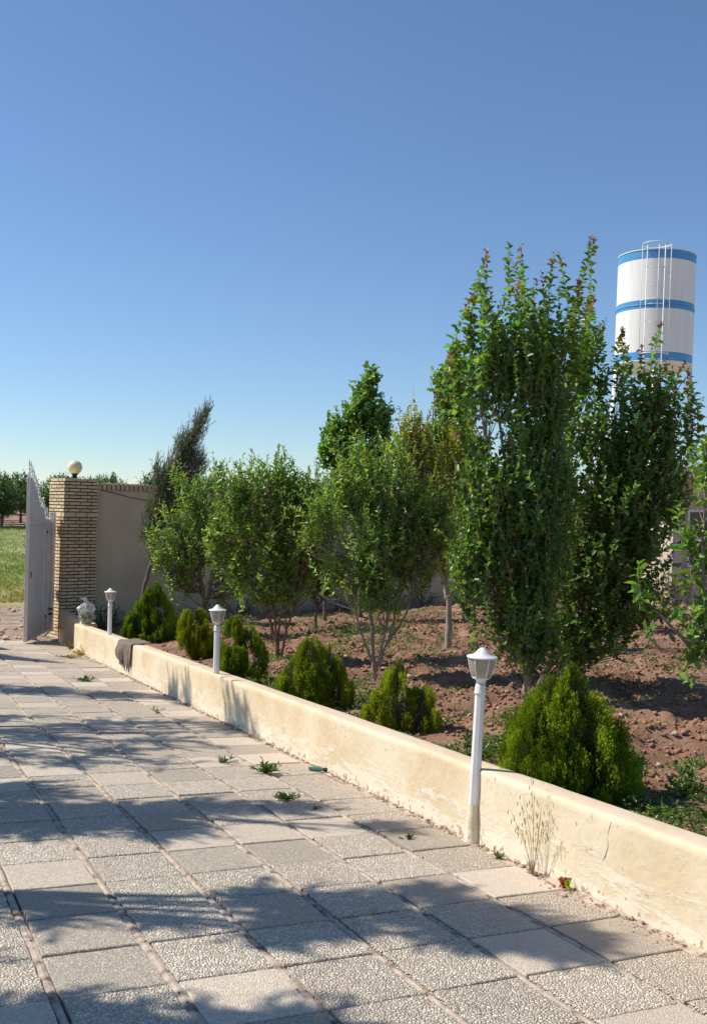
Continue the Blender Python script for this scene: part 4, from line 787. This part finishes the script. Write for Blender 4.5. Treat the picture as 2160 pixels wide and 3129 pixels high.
tree('cypress_tree', 'feathery grey-green cypress leaning right against the boundary wall, tip curled over', 'tree', None, (4.78, 18.6, gz(4.78, 18.6)),
     [[(-.02, 0, -.05), (-.03, 0, .34), (.06, 0, .92), (.2, 0, 1.43), (.37, 0, 2.18), (.68, 0, 3.11), (1.0, 0, 3.95), (1.16, 0, 4.16)]],
     v3([(1.0, 0, 3.85, .16, .2, .3), (.76, 0, 3.4, .27, .28, .42), (.93, 0, 3.1, .22, .25, .34), (.5, 0, 2.85, .3, .3, .46), (.33, 0, 2.25, .32, .32, .42), (.17, 0, 1.85, .25, .25, .25), (1.12, 0, 4.12, .12, .12, .10), (.3, 0, 2.75, .17, .2, .25), (.66, 0, 2.6, .3, .3, .5), (.2, 0, 3.1, .08, .1, .25)]),
     1900, (.22, .45), .06, .14, (.15, .18, .10), 209, spacing=.006, lean=(.45, -.2, 0), up=.9, out=.35, mat='needle', hi=False, ang=30, trunk_r=.05, twig_r=.0025, gap=.35)
tree('shade_tree', 'dark tree peeping over the gap between the two vase-shaped fruit trees', 'tree', None, (8.1, 17.6, gz(8.1, 17.6)),
     [[(0, 0, 0), (-.05, 0, 1.0), (-.15, 0, 2.0), (-.25, 0, 3.1)]],
     v3([(-.25, 0, 2.7, .25, .25, .40), (-.29, 0, 3.1, .08, .1, .2), (-.05, 0, 2.3, .35, .35, .5), (0, 0, 1.7, .5, .4, .4)]),
     420, (.2, .45), .06, .35, (.09, .14, .05), 210, spacing=.02, trunk_r=.04)
tree('pear_tree', 'large-leaved tree reaching in from the right edge over the red soil', 'tree', None, (6.64, 5.96, gz(6.64, 5.96)),
     [[(0, 0, -.05), (-.03, 0, .5), (-.1, 0, 1.1), (-.2, 0, 2.1)], [(-.03, 0, .3), (-.3, 0, .5), (-.42, 0, .9), (-.45, 0, 1.6), (-.45, 0, 2.2)], [(-.3, 0, .5), (-.6, 0, .75), (-.95, 0, 1.1)], [(0, 0, .5), (.3, .1, 1.1), (.4, .1, 2)]],
     v3([(-.42, 0, 1.0, .22, .25, .4), (-.46, 0, 1.6, .12, .2, .44), (-.5, 0, .66, .2, .22, .2), (-.80, 0, .97, .18, .15, .12), (-.45, 0, .5, .15, .2, .2), (-.15, 0, 1.42, .35, .4, .55), (-.45, 0, 2.1, .12, .15, .25), (.2, 0, 1.6, .5, .5, .7), (-.3, 0, .8, .3, .3, .35), (-.28, 0, 1.9, .2, .25, .5)]),
     460, (.22, .45), .105, .48, (.17, .29, .055), 211, spacing=.032, bark='bark_pale', trunk_r=.04, extra=[((-.98, 0, 1.22), .35), ((-.98, -.05, 1.08), .3), ((-.44, 0, 2.35), .5), ((-.62, 0, 1.75), .45), ((-.55, 0, 1.5), .5)], up=.9, out=.7, leaf_parts=290)
# whitewashed thin trunk in the far rows, with its own crown lost in the others
tree('young_tree', 'slim young tree with pale trunk in the far furrows behind the plum trees', 'tree', None, (11.38, 13.06, gz(11.38, 13.06)),
     [[(0, 0, 0), (0, 0, .8), (-.03, 0, 1.6), (.0, 0, 2.5)]], v3([(0, 0, 1.9, .5, .45, .6), (-.1, 0, 1.3, .45, .4, .4), (0, 0, 2.4, .3, .3, .4)]),
     420, (.25, .5), .07, .6, DG, 212, bark='bark_pale', trunk_r=.035, spacing=.03)
# dark bushes at the wall foot
for i, (x, y, s, lab) in enumerate([(3.95, 18.4, .5, 'dark rose bush at the brick pillar behind the plastic bag'), (4.7, 17.3, .42, 'low dark bush between the farthest lamp and the cypress trunk'), (6.9, 19.3, .5, 'dark leafy bush at the wall behind the bushy fruit tree'),
                                    (9.4, 19.9, .6, 'dark bush along the kerb below the first poplar'), (11.8, 20.3, .55, 'dark bush by the kerb right of the first poplar'), (14.3, 18.8, .8, 'broad dark bush near the house end of the boundary wall'), (15.6, 16.3, .8, 'dark bush beside the house seen below the plum tree crown')]):
    tree('leafy_bush', lab, 'bush', 'dark bushes at the boundary wall', (x, y, gz(x, y)), [[(0, 0, 0), (0, 0, s*.6), (.05, 0, s)]], [((0, 0, s*.75), s*.8, s*.6, s*.6), ((s*.5, 0, s*.6), s*.5, s*.5, s*.5)],
         int(120*s/.5), (.15, .35), .045, .5, (.04, .08, .025), 300+i, trunk_r=.015, spacing=.028)

# ================================================================== SHADOW-CASTING TREES LEFT OF THE DRIVE (outside the frame)
def src(tx, ty, z):       # where a branch at height z above the drive must hang so that its shade meets (tx,ty)
    L = z/math.tan(SUN_EL); return (tx+L*math.sin(SUN_AZ), ty+L*math.cos(SUN_AZ))
def drive_tree(label, bx, by, blobs, seed, leafL=.13, asp=.17, n=260, spacing=.011):
    """blobs: (shade x, shade y, z, r_across, r_along)"""
    base = (bx, by, G(bx, by)); L = []; stems = [[(0, 0, 0), (0, 0, 2.2), (0, 0, 4.6)]]
    for tx, ty, z, ra, rl in blobs:
        sx_, sy_ = src(tx, ty, z); v = np.array([sx_-bx, sy_-by, 0]); lat, dep = float(v @ RIGHT), float(v @ DEEP); L.append(((lat, dep, z), ra, ra, ra*.55))
        stems.append([(0, 0, max(.8, z-1.3)), (lat*.5, dep*.5, z-.45), (lat, dep, z)])
    return tree('pine_tree', label, 'tree', 'pines lining the left side of the drive', base, stems, L, n, (.25, .5), leafL, asp, (.05, .09, .03), seed, spacing=spacing, hi=False, mat='needle', ang=32, trunk_r=.07, up=.15, out=.9, shell=.6)
drive_tree('pine on the left of the drive, second from the gate', -2.2, 14.6, [(2.6, 11.65, 4.0, .33, .5), (1.9, 12.1, 4.2, .38, .5), (3.2, 11.35, 4.5, .20, .3), (3.25, 11.2, 4.6, .18, .2), (1.2, 12.5, 3.6, .4, .5), (3.3, 10.75, 4.5, .16, .2)], 401, n=800)
drive_tree('pine on the left of the drive, casting the broad shade across the middle', -2.0, 11.4, [(3.2, 9.25, 4.75, .36, .5), (3.25, 9.0, 4.8, .30, .3), (3.2, 9.4, 4.6, .25, .3), (2.7, 9.6, 4.3, .4, .5), (2.0, 9.6, 4.0, .5, .6), (2.3, 8.6, 3.9, .5, .6), (1.5, 8.9, 3.6, .55, .6), (1.2, 9.3, 3.3, .45, .5), (1.0, 8.3, 3.2, .45, .5), (1.9, 8.2, 3.8, .35, .4), (1.5, 7.9, 3.6, .4, .5), (2.2, 7.6, 4.0, .3, .4), (3.3, 8.9, 4.75, .25, .3), (1.3, 10.2, 3.4, .4, .5)], 402, n=400)
drive_tree('pine on the left of the drive, shading the ground by the nearest lamp', -2.1, 8.6, [(2.9, 5.45, 4.4, .16, .3), (2.5, 6.1, 4.1, .26, .4), (2.0, 6.2, 3.9, .32, .4), (1.5, 6.2, 3.6, .38, .4), (1.0, 6.2, 3.3, .42, .4), (.9, 7.0, 3.2, .34, .4), (1.6, 5.75, 3.5, .22, .3), (2.3, 5.7, 4.0, .14, .2)], 403, n=860)
drive_tree('pine on the left of the drive, casting the foreground leaf shade', -2.4, 6.9, [(2.45, 3.85, 4.3, .32, .4), (1.95, 4.2, 4.0, .30, .4), (2.72, 3.5, 4.4, .2, .2), (1.7, 4.0, 3.9, .2, .3), (2.2, 4.2, 4.3, .2, .3), (1.2, 4.32, 3.4, .08, .3), (.75, 4.45, 3.1, .12, .3), (2.5, 4.3, 4.4, .12, .2), (1.7, 4.5, 3.8, .12, .2)], 404, n=900)
drive_tree('nearest pine on the left of the drive, shading the bottom of the view', -2.5, 5.2, [(.7, 3.55, 3.2, .27, .3), (1.1, 3.3, 3.5, .3, .3), (.9, 3.1, 3.6, .3, .3), (1.35, 3.25, 3.7, .2, .25), (.3, 3.6, 3.0, .3, .3), (1.5, 3.0, 3.8, .12, .2), (.6, 3.0, 3.3, .3, .3), (.2, 4.3, 2.8, .2, .3)], 405, n=760)

# ================================================================== ORCHARD BEYOND THE TRACK
protos = []
for i, s in enumerate((31, 32, 33)):
    protos.append(tree('orchard_tree', 'round green orchard tree beyond the field', 'tree', 'orchard trees beyond the field', (-30-i*4, 64, 0), [[(0, 0, -.1), (.03, 0, .8), (0, 0, 1.6), (.1, 0, 2.6)], [(0, 0, .8), (-.5, 0, 1.5), (-.8, 0, 2.2)], [(0, 0, .9), (.5, .1, 1.5), (.9, .1, 2.2)]],
                       [((0, 0, 2.1), 1.3, 1.3, 1.0), ((-.8, 0, 1.5), .9, .9, .8), ((.8, 0, 1.5), .9, .9, .8), ((.1, 0, 2.8), .7, .7, .5), ((0, 0, 1.1), 1.1, 1.1, .4)], 760, (.3, .7), .19, .6, (.085, .16, .04), 500+s, spacing=.07, trunk_r=.09, twig_r=.008, hi=False))
def copy_tree(src_o, loc, rz, sc, label):
    c = src_o.copy(); COL.objects.link(c); c.location = loc; c.rotation_euler = (0, 0, rz); c.scale = (sc, sc, sc); c['label'] = label
    for ch in src_o.children:
        d = ch.copy(); COL.objects.link(d); d.parent = c
    return c
spots = []
for row, Y in enumerate((60.5, 66, 71.5, 77)):
    for X in np.arange(-2, 34, 3.0): spots.append((X+(row % 2)*1.5+random.uniform(-.5, .5), Y+random.uniform(-.7, .7)))
spots += [(7.25, 60.3)]
usedp = set()
for i, (X, Y) in enumerate(spots):
    k = i % 3; lab = 'green orchard trees in rows on the far side of the grass field'
    loc = (X, Y, float(terrain_h(X, Y))-.05); rz, sc = random.uniform(0, 6), random.uniform(.92, 1.1)
    if i < 3: protos[k].location = loc; protos[k].rotation_euler = (0, 0, rz); protos[k]['label'] = lab
    else: copy_tree(protos[k], loc, rz, sc, lab)

# ================================================================== WATER TOWER
TP = np.array([28.09, 30.77]); tz0 = -.6; taz = math.atan2(TP[0], TP[1])
tw = thing('water_tower', 'white cylindrical water tank with blue bands on tall white legs', 'water tower', (TP[0], TP[1], tz0), None, -taz)
tw.rotation_euler = (0, R(.8), -taz)
zb = 8.3; th_ = 4.3; TR = 1.49
def ring(z0, z1, rad, name, mat, n=72):
    mb = MB(); mb.lathe([(rad, z0), (rad, z1)], n); V, F = mb.v, mb.f[:-2]; me = bpy.data.meshes.new(name); me.from_pydata(V, [], F); me.update(); return link(name, me, tw, mat, True)
ztop = zb+th_
for n_, a, b, m_, ex in (('tank_shell', zb+.35, zb+2.02, 'tank', 0), ('tank_shell', zb+2.35, ztop-.36, 'tank', 0), ('blue_band', ztop-.36, ztop-.02, 'tank_blue', .0), ('blue_band', zb+2.02, zb+2.35, 'tank_blue', 0), ('blue_band', zb+.02, zb+.35, 'tank_blue', 0)):
    ring(a, b, TR+ex, n_, M[m_])
mb = MB(); mb.lathe([(TR-.001, ztop-.02), (TR+.025, ztop-.02), (TR+.025, ztop+.015), (TR-.02, ztop+.02), (.9, ztop+.12), (.05, ztop+.18)], 72); mb.build('tank_lid', M['tank'], tw)
mb = MB(); mb.lathe([(.3, zb-.42), (.9, zb-.3), (TR-.1, zb-.1), (TR+.015, zb-.0), (TR+.015, zb+.02), (TR-.002, zb+.02)], 72); mb.build('tank_bottom', M['tank'], tw, True)
mb = MB(); mb.lathe([(TR+.012, zb+2.14), (TR+.02, zb+2.15), (TR+.02, zb+2.17), (TR+.012, zb+2.18)], 72); mb.build('weld_seam', M['tank_blue'], tw, True)
for k in range(4):
    a = k*math.pi/2+.06; ca, sa = math.cos(a), math.sin(a); r0_, r1_ = TR-.12, TR+.28
    mb = MB(); mb.tube([((TR+.1)*ca if False else r1_*ca, r1_*sa, 0), ((r0_+.02)*ca, (r0_+.02)*sa, zb-.05)], .10, 12); mb.build('leg', M['tank'], tw, True)
    mb = MB(); tx, ty = -sa, ca; pts = [(-.6, 0), (.6, 0), (.22, -.35), (.10, -.9), (-.10, -.9), (-.22, -.35)]
    V = [(r0_*ca+tx*p+ca*o, r0_*sa+ty*p+sa*o, zb-.02+q) for o in (-.01, .03) for p, q in pts]; mb.add(V, [tuple(range(6)), tuple(range(11, 5, -1))]+[(i, 6+i, 6+(i+1) % 6, (i+1) % 6) for i in range(6)]); mb.build('leg_gusset', M['tank'], tw)
for zr in (2.6, 5.6):
    rr_ = TR+.28-(.38)*zr/zb
    for k in range(4):
        a, b = k*math.pi/2+.06, (k+1)*math.pi/2+.06; mb = MB(); mb.tube([(rr_*math.cos(a), rr_*math.sin(a), zr), (rr_*math.cos(b), rr_*math.sin(b), zr)], .04, 8); mb.build('brace', M['tank'], tw)
mb = MB(); a, b = .06, math.pi*1.5+.06; mb.tube([(1.5*math.cos(b), 1.5*math.sin(b), 6.0), (1.46*math.cos(a), 1.46*math.sin(a), zb-.2)], .018, 6); mb.build('diagonal_brace', M['gate_dark'], tw)
mb = MB(); mb.tube([(-.15, 0, 0), (-.15, 0, zb-.35)], .09, 12); mb.build('riser_pipe', M['black'], tw, True)
ly = -(TR+.12)
for sx in (-.33, .33):
    mb = MB(); mb.tube([(sx-.03, ly, .2), (sx-.03, ly, ztop+.1)], .018, 8); mb.build('ladder_rail', M['white_paint'], tw, True)
for i in range(18):
    mb = MB(); z = ztop-.72-i*.72*.98
    if z < .5: break
    mb.tube([(-.36, ly, z), (.30, ly, z)], .012, 6); mb.build('ladder_rung', M['white_paint'], tw, True)
for z in (ztop+.12, ztop-2.05, zb+.2):
    mb = MB(); mb.tube([(.53*math.cos(a)-.01, ly-.05-.50*math.sin(a), z) for a in np.linspace(-.15 if z < ztop else -3.14, math.pi+.15 if z < ztop else 3.14, 26)], .018, 7, False); mb.build('cage_hoop', M['white_paint'], tw, True)
for a in (0.02, math.pi/2-.15, math.pi-.02):
    mb = MB(); mb.tube([(.53*math.cos(a)-.01, ly-.05-.50*math.sin(a), zb+.2), (.53*math.cos(a)-.01, ly-.05-.50*math.sin(a), ztop+.12)], .012, 6); mb.build('cage_bar', M['white_paint'], tw, True)

# ================================================================== HOUSE AT THE RIGHT
hs = thing('garden_house', 'small buff house with thick white flat roof at the right edge', 'house', (17.3, 18.4, -.75), None, -YAW-R(4))
mb = MB(); mb.box((4.6, 3.2, 1.68), (8.4, 5.6, 3.36)); mb.build('wall', M['house_wall'], hs)
mb = MB(); mb.box((4.35, 3.1, 3.50), (9.4, 6.9, .27)); mb.build('roof_slab', M['roofslab'], hs, bevel=.02)
mb = MB(); mb.box((4.35, 3.1, 3.69), (9.0, 6.5, .10)); mb.build('roof_parapet', M['roofslab'], hs, bevel=.01)
for x in (.43, 4.2, 8.0):
    mb = MB(); mb.box((x, .33, 1.68), (.22, .16, 3.35)); mb.build('column', M['house_pale'], hs, bevel=.01)
def win(x, z, w, h):
    t = MB().box((x, .385, z), (w, .05, h)).build('window_frame', M['white_paint'], hs)
    for a in (-.25, .25):
        for q in (-.25, .25): MB().box((x+a*w, .355, z+q*h), (w*.42, .02, h*.42)).build('pane', M['glass_dark'], t)
win(1.35, 1.9, 1.3, 1.4); win(6.0, 1.9, 1.6, 1.4)
MB().box((1.35, .33, 1.15), (1.5, .14, .06)).build('window_sill', M['house_pale'], hs)
MB().box((3.2, .37, 1.1), (.95, .06, 2.2)).build('door', M['bark'], hs)

# ================================================================== SMALL THINGS
# plastic bag of rubbish on the far end of the wall
bx, by = 3.42, 16.95; bz = G(bx, by)+.455
bg = thing('plastic_bag', 'knotted clear plastic bag of rubbish on the far end of the low wall', 'bag', (bx, by, bz))
def lump(name, rx, rz, z0, mat, amp, sub, seed, neck=False):
    n, m_ = 28, 18; V = []
    for i in range(m_+1):
        t = i/m_; a = math.pi*t
        for k in range(n):
            p = 2*math.pi*k/n; q = math.sin(a)**.8; z = -math.cos(a)
            if neck and t > .75: q = max(q*.55, .10) if t < .93 else .22+.5*(t-.93)*6*(.4+.6*abs(math.sin(p*1.5)))
            w = 1+amp*(math.sin(p*5+z*3+seed)+.6*math.sin(p*9-z*5)+.4*math.sin(p*3+z*11))+.5*float(vnoise(p*2.2+seed*3, z*3.2, seed))+.28*float(vnoise(p*6+seed, z*8, seed+1))
            off = .05*max(0, t-.85)/.15 if neck else 0
            V.append((rx*q*math.cos(p)*w-off*1.2, rx*.85*q*math.sin(p)*w, z0+rz*(z+1)+(.05*max(0, t-.93)/.07 if neck else 0)))
    F = [[i*n+k, i*n+(k+1) % n, (i+1)*n+(k+1) % n, (i+1)*n+k] for i in range(m_) for k in range(n)]
    return link(name, raw_mesh(name, np.array(V), F), bg, mat, False)
lump('contents', .112, .135, .005, M['bag_fill'], .05, 0, 1); lump('bag_skin', .135, .205, .0, M['bag'], .05, 0, 4, True)
# brown cloth over the wall
cl_y0, cl_y1 = 13.25, 13.95; nu, nv = 34, 30; V = []
for i in range(nu+1):
    u = i/nu; y = cl_y1+(cl_y0-cl_y1)*u; left = u < .52
    drop = .33*(1-.35*(abs(u-.24)/.26)**3) if left else .40-.10*abs(math.sin((u-.52)*math.pi*5))+.0  # right half's hem points put pointed wall shade into the cloth's shape
    if u > .92: drop *= .8
    for j in range(nv+1):
        v = j/nv; g0 = G(XW0, y)+.452
        back = .26; s = v*(back+drop)
        fold = .020*math.sin(u*21+v*2)*(min(1, max(0, (s-back)/.12)))+.006*math.sin(u*47+v*9)
        if s < back: x = XW0+back-s; z = g0+.010+.006*math.sin(u*18+v*14); x = x+0
        else:
            d = s-back; x = XW0-.018-.012*math.exp(-d*20)-abs(fold)-(.035 if left else .0)*math.sin(min(1, d/.3)*math.pi); z = g0+.004-d
            y_ = y
        V.append((x, y+.02*math.sin(v*5+u*9), z))
F = [[i*(nv+1)+j, i*(nv+1)+j+1, (i+1)*(nv+1)+j+1, (i+1)*(nv+1)+j] for i in range(nu) for j in range(nv)]
o = link('draped_cloth', raw_mesh('draped_cloth', np.array(V), F), None, M['cloth'], True); sm = o.modifiers.new('s', 'SOLIDIFY'); sm.thickness = .008
tag(o, 'brown cloth draped over the low wall between the farthest and middle lamps', 'cloth')
# green bottle neck lying by the wall
bt = thing('bottle_neck', 'broken green bottle neck lying on the paving against the low wall', 'bottle', (3.17, 7.12, G(3.17, 7.12)+.03))
bt.rotation_euler = (R(90), 0, R(38)); mb = MB(); mb.lathe([(.02, 0), (.023, .01), (.022, .05), (.019, .09), (.013, .11), (.013, .13)], 16)
M['green'] = plain('green_plastic', (.10, .20, .15), .35, var=.2); mb.build('neck', M['green'], bt, True)
mb = MB(); mb.lathe([(.012, .131), (.0155, .132), (.0155, .15), (.012, .151)], 16); mb.build('mouth_ring', M['black'], bt)
# snack wrapper
mb = MB(); V = []; rr = random.Random(8)
for i in range(8):
    for j in range(7): V.append((i*.008+rr.uniform(-.004, .004), rr.uniform(-.012, .012)+.01*math.sin(i*2+j), j*.009+rr.uniform(-.004, .004)))
F = [(i*7+j, (i+1)*7+j, (i+1)*7+j+1, i*7+j+1) for i in range(7) for j in range(6)]
M['wrap_a'] = plain('wrapper_red', (.50, .16, .06), .3, var=.5, vscale=30); M['wrap_b'] = plain('wrapper_green', (.45, .55, .03), .3, var=.4, vscale=30)
me = bpy.data.meshes.new('snack_wrapper'); me.from_pydata(V, [], F); me.materials.append(M['wrap_a']); me.materials.append(M['wrap_b'])
for p in me.polygons: p.material_index = 1 if (p.center.x > .03 and p.center.z < .045) else 0
o = bpy.data.objects.new('snack_wrapper', me); COL.objects.link(o); o.location = (3.22, 4.09, G(3.22, 4.09)+.014); o.rotation_euler = (R(-12), 0, R(-50)); tag(o, 'crumpled red and green snack wrapper at the foot of the low wall', 'wrapper')
# stone by the wall, right of the big shrub
o = clods('garden_stone', np.array([[3.66, 3.9, float(soil_h(3.66, 3.9))+.03]]), np.array([.06]), M['stone']); tag(o, 'smooth pale stone on the soil behind the low wall, right of the largest shrub', 'stone')
o = clods('garden_stone', np.array([[5.28, 9.3, float(soil_h(5.28, 9.3))+.05]]), np.array([.06]), M['stone']); tag(o, 'flat buff stone beside the stems of the forked fruit tree', 'stone')

# weeds growing in the joints of the paving
for i, (x, y, n, s, h, L, lab) in enumerate([
    (2.60, 7.55, 90, .15, .05, .035, 'flat weed tuft on the paving, farther of the middle pair'), (2.80, 7.10, 150, .13, .10, .05, 'brightest leafy weed tuft in a paving joint, nearer of the middle pair'),
    (2.62, 6.25, 130, .11, .05, .038, 'olive weed rosette on the paving left of the nearest lamp'), (2.62, 12.9, 110, .17, .05, .05, 'pale weed tuft in the paving below the draped cloth'),
    (2.95, 15.9, 120, .22, .04, .05, 'dry spreading weed on the paving near the gate leaf'), (2.80, 10.15, 60, .13, .06, .03, 'withered weed in the dappled shade beside the low wall'),
    (2.93, 5.13, 40, .06, .02, .03, 'small dark weed in a joint left of the nearest lamp post'), (2.70, 5.95, 30, .05, .02, .025, 'tiny weed sprig in a paving joint in front of the cream wall')]):
    weed_tuft('weed_tuft', lab, (x, y, G(x, y)+.008), n, s, h, L, 600+i, col=(.10, .17, .035) if i not in (4, 5) else (.22, .19, .08), group='weeds growing in the paving joints')
weed_tuft('weed_tuft', 'dry brown weed clump at the far corner where wall meets return section', (3.27, 17.45, G(3.3, 17.45)), 160, .22, .16, .06, 620, (.20, .15, .06), group='weeds growing in the paving joints')
weed_tuft('weed_tuft', 'pale straw weeds at the wall foot near the far end', (3.22, 16.4, G(3.22, 16.4)), 140, .25, .14, .05, 621, (.50, .36, .17), group='weeds growing in the paving joints')
weed_tuft('weed_tuft', 'little green weed at the wall foot just right of the nearest lamp', (3.22, 4.63, G(3.22, 4.63)), 40, .06, .05, .03, 622, (.15, .18, .05), group='weeds growing in the paving joints')
# dried wild oats
oat = thing('wild_oats', 'dried wild oat stalks growing from the joint at the foot of the wall', 'plant', (3.235, 4.33, G(3.235, 4.33)+.005))
rr = random.Random(12)
tipsY = [(-.20, .30), (-.13, .36), (-.05, .42), (.0, .56), (.07, .40), (.12, .36), (.14, .30), (.02, .45), (-.1, .24)]
sp = MB(); 
for i, (dy, z) in enumerate(tipsY):
    lat = dy  # spread runs along the wall, seen sideways
    tip = (rr.uniform(-.05, 0), -dy*.9, z); mid = (tip[0]*.4+rr.uniform(-.01, .01), tip[1]*.42, z*.5)
    mb = MB(); mb.tube([(0, 0, 0), mid, tip], [.0017, .0013, .0007], 5); mb.build('stalk', M['dry_stalk'] if 'dry_stalk' in M else M.setdefault('dry_stalk', plain('dry_stalk', (.30, .22, .12), .7)), oat)
    for k in range(5):
        t = 1-.065*k*1.1; bxp = tuple(mid[a]+(tip[a]-mid[a])*(2*t-1) if t > .5 else mid[a] for a in range(3)); s = .022*(-1)**k
        p0 = Vector(bxp); p1 = p0+Vector((rr.uniform(-.004, .004), s, -.006)); p2 = p1+Vector((0, s*.1, -.03))
        sp.tube([p0, p1, p1+Vector((0, 0, -.008)), (p1+p2)/2, p2], [.0006, .0006, .0022, .0028, .0004], 5)
sp.build('spikelets', M['dry_stalk'], oat)['kind'] = 'stuff'
for k in range(6):
    a = rr.uniform(0, 6.28); q = rr.uniform(.05, .13); mb = MB()
    mb.tube([(0, 0, 0), (.3*q*math.cos(a)-.01, q*.5*math.sin(a), .05), (.5*q*math.cos(a)-.02, q*math.sin(a), rr.uniform(.03, .16))], [.0022, .002, .0005], 4); mb.build('blade', M['dry_stalk'], oat)

# undergrowth on the garden soil: low leafy ground cover in patches
r = np.random.default_rng(77)
def cover(name, boxes, n, leafL, col, seed, hgt=.10):
    r = np.random.default_rng(seed); X = []; Y = []
    for (x0, x1, y0, y1, w) in boxes: k = int(n*w); X.append(r.uniform(x0, x1, k)); Y.append(r.uniform(y0, y1, k))
    X = np.concatenate(X); Y = np.concatenate(Y); p = vnoise(X*2.2, Y*2.2, 61)+.6*vnoise(X*6, Y*6, 62); keep = p > -.02+r.normal(0, .1, len(X)); X, Y, p = X[keep], Y[keep], p[keep]; m = len(X)
    q = 14; cx = np.repeat(X, q)+r.normal(0, .035, m*q); cy = np.repeat(Y, q)+r.normal(0, .035, m*q); hh = r.random(m*q)*np.repeat(hgt*(.4+1.4*np.clip(p, 0, 1)), q)
    P = np.stack([cx, cy, soil_h(cx, cy)+hh], 1); D = r.normal(0, 1, (m*q, 3)); D[:, 2] = np.abs(D[:, 2])*.6+.1; NV = r.normal(0, .5, (m*q, 3))+np.array([0, 0, 1.]); L = leafL*r.uniform(.5, 1.3, m*q)
    c = col_var(m*q, col, .25, .2, r); yel = np.repeat(r.random(m) < .15, q)[:, None]; c = np.where(yel, c*np.array([2.2, 1.6, 1.3]), c)
    o = leaves_mesh(name, P, D, NV, L, L*.42, c, None, M['leaf']); tag(o, kind='stuff'); return o
cover('ground_weeds', [(3.6, 7.0, 3.0, 5.6, .42), (3.6, 5.2, 5.3, 7.0, .22), (3.6, 5.0, 7.0, 12.5, .22), (5.5, 10, 12, 18, .3), (6, 9.5, 8, 12, .08), (4, 14, 18, 20.3, .2)], 5200, .034, (.11, .18, .045), 701)
cover('dry_ground_weeds', [(4.2, 7.5, 3.4, 9, .4), (4.5, 10, 9, 16, .4)], 1900, .026, (.20, .21, .09), 702, .05)

# upright grass stalks and seedlings behind the wall, right of the big shrub
for i, (x, y, n, s, h, L, lab) in enumerate([(4.15, 3.95, 120, .12, .30, .07, 'tall grassy weed behind the wall right of the largest shrub'), (4.55, 4.6, 160, .2, .22, .05, 'leafy green weed clump behind the largest shrub on its right'), (4.0, 6.1, 180, .2, .20, .05, 'leafy weed clump behind the wall between the nearest lamp and yellow shrub'),
                                             (7.75, 11.85, 90, .18, .12, .06, 'bright weed sprouting at the foot of the grey forked trunk'), (4.35, 5.9, 120, .16, .24, .06, 'taller weed clump just behind the nearest lamp post')]):
    weed_tuft('garden_weed', lab, (x, y, gsb(x, y)+.03), n, s, h, L, 640+i, (.09, .17, .03), group='weeds standing in the garden soil')
# two more trees in the back row, low crowns in front of the boundary wall
tree('fruit_tree', 'low round crown behind and between the two vase-shaped fruit trees', 'tree', FT, (7.0, 15.6, gz(7.0, 15.6)),
     [[(0, 0, -.05), (0, 0, .5), (-.1, 0, 1.2), (-.1, 0, 2.0)], [(0, 0, .4), (.3, 0, 1.1)]],
     v3([(0, 0, 1.9, .55, .4, .5), (-.3, 0, 1.4, .5, .4, .45), (.3, 0, 1.3, .45, .4, .4), (0, 0, .95, .5, .4, .25), (.1, 0, 2.4, .25, .25, .3)]),
     520, (.25, .5), .085, .42, (.11, .19, .04), 213, bark='bark', trunk_r=.035, spacing=.026)
tree('fruit_tree', 'low dark crown at the wall right of the forked fruit tree stems', 'tree', FT, (10.2, 16.0, gz(10.2, 16)),
     [[(0, 0, -.05), (0, 0, .5), (-.1, 0, 1.2), (-.1, 0, 2.0)], [(0, 0, .4), (.3, 0, 1.1)]],
     v3([(0, 0, 1.9, .6, .4, .5), (-.4, 0, 1.5, .5, .4, .45), (.4, 0, 1.4, .5, .4, .4), (0, 0, 1.1, .5, .4, .25), (.1, 0, 2.5, .4, .35, .4)]),
     560, (.25, .5), .085, .42, (.10, .18, .04), 214, bark='bark', trunk_r=.035, spacing=.026)
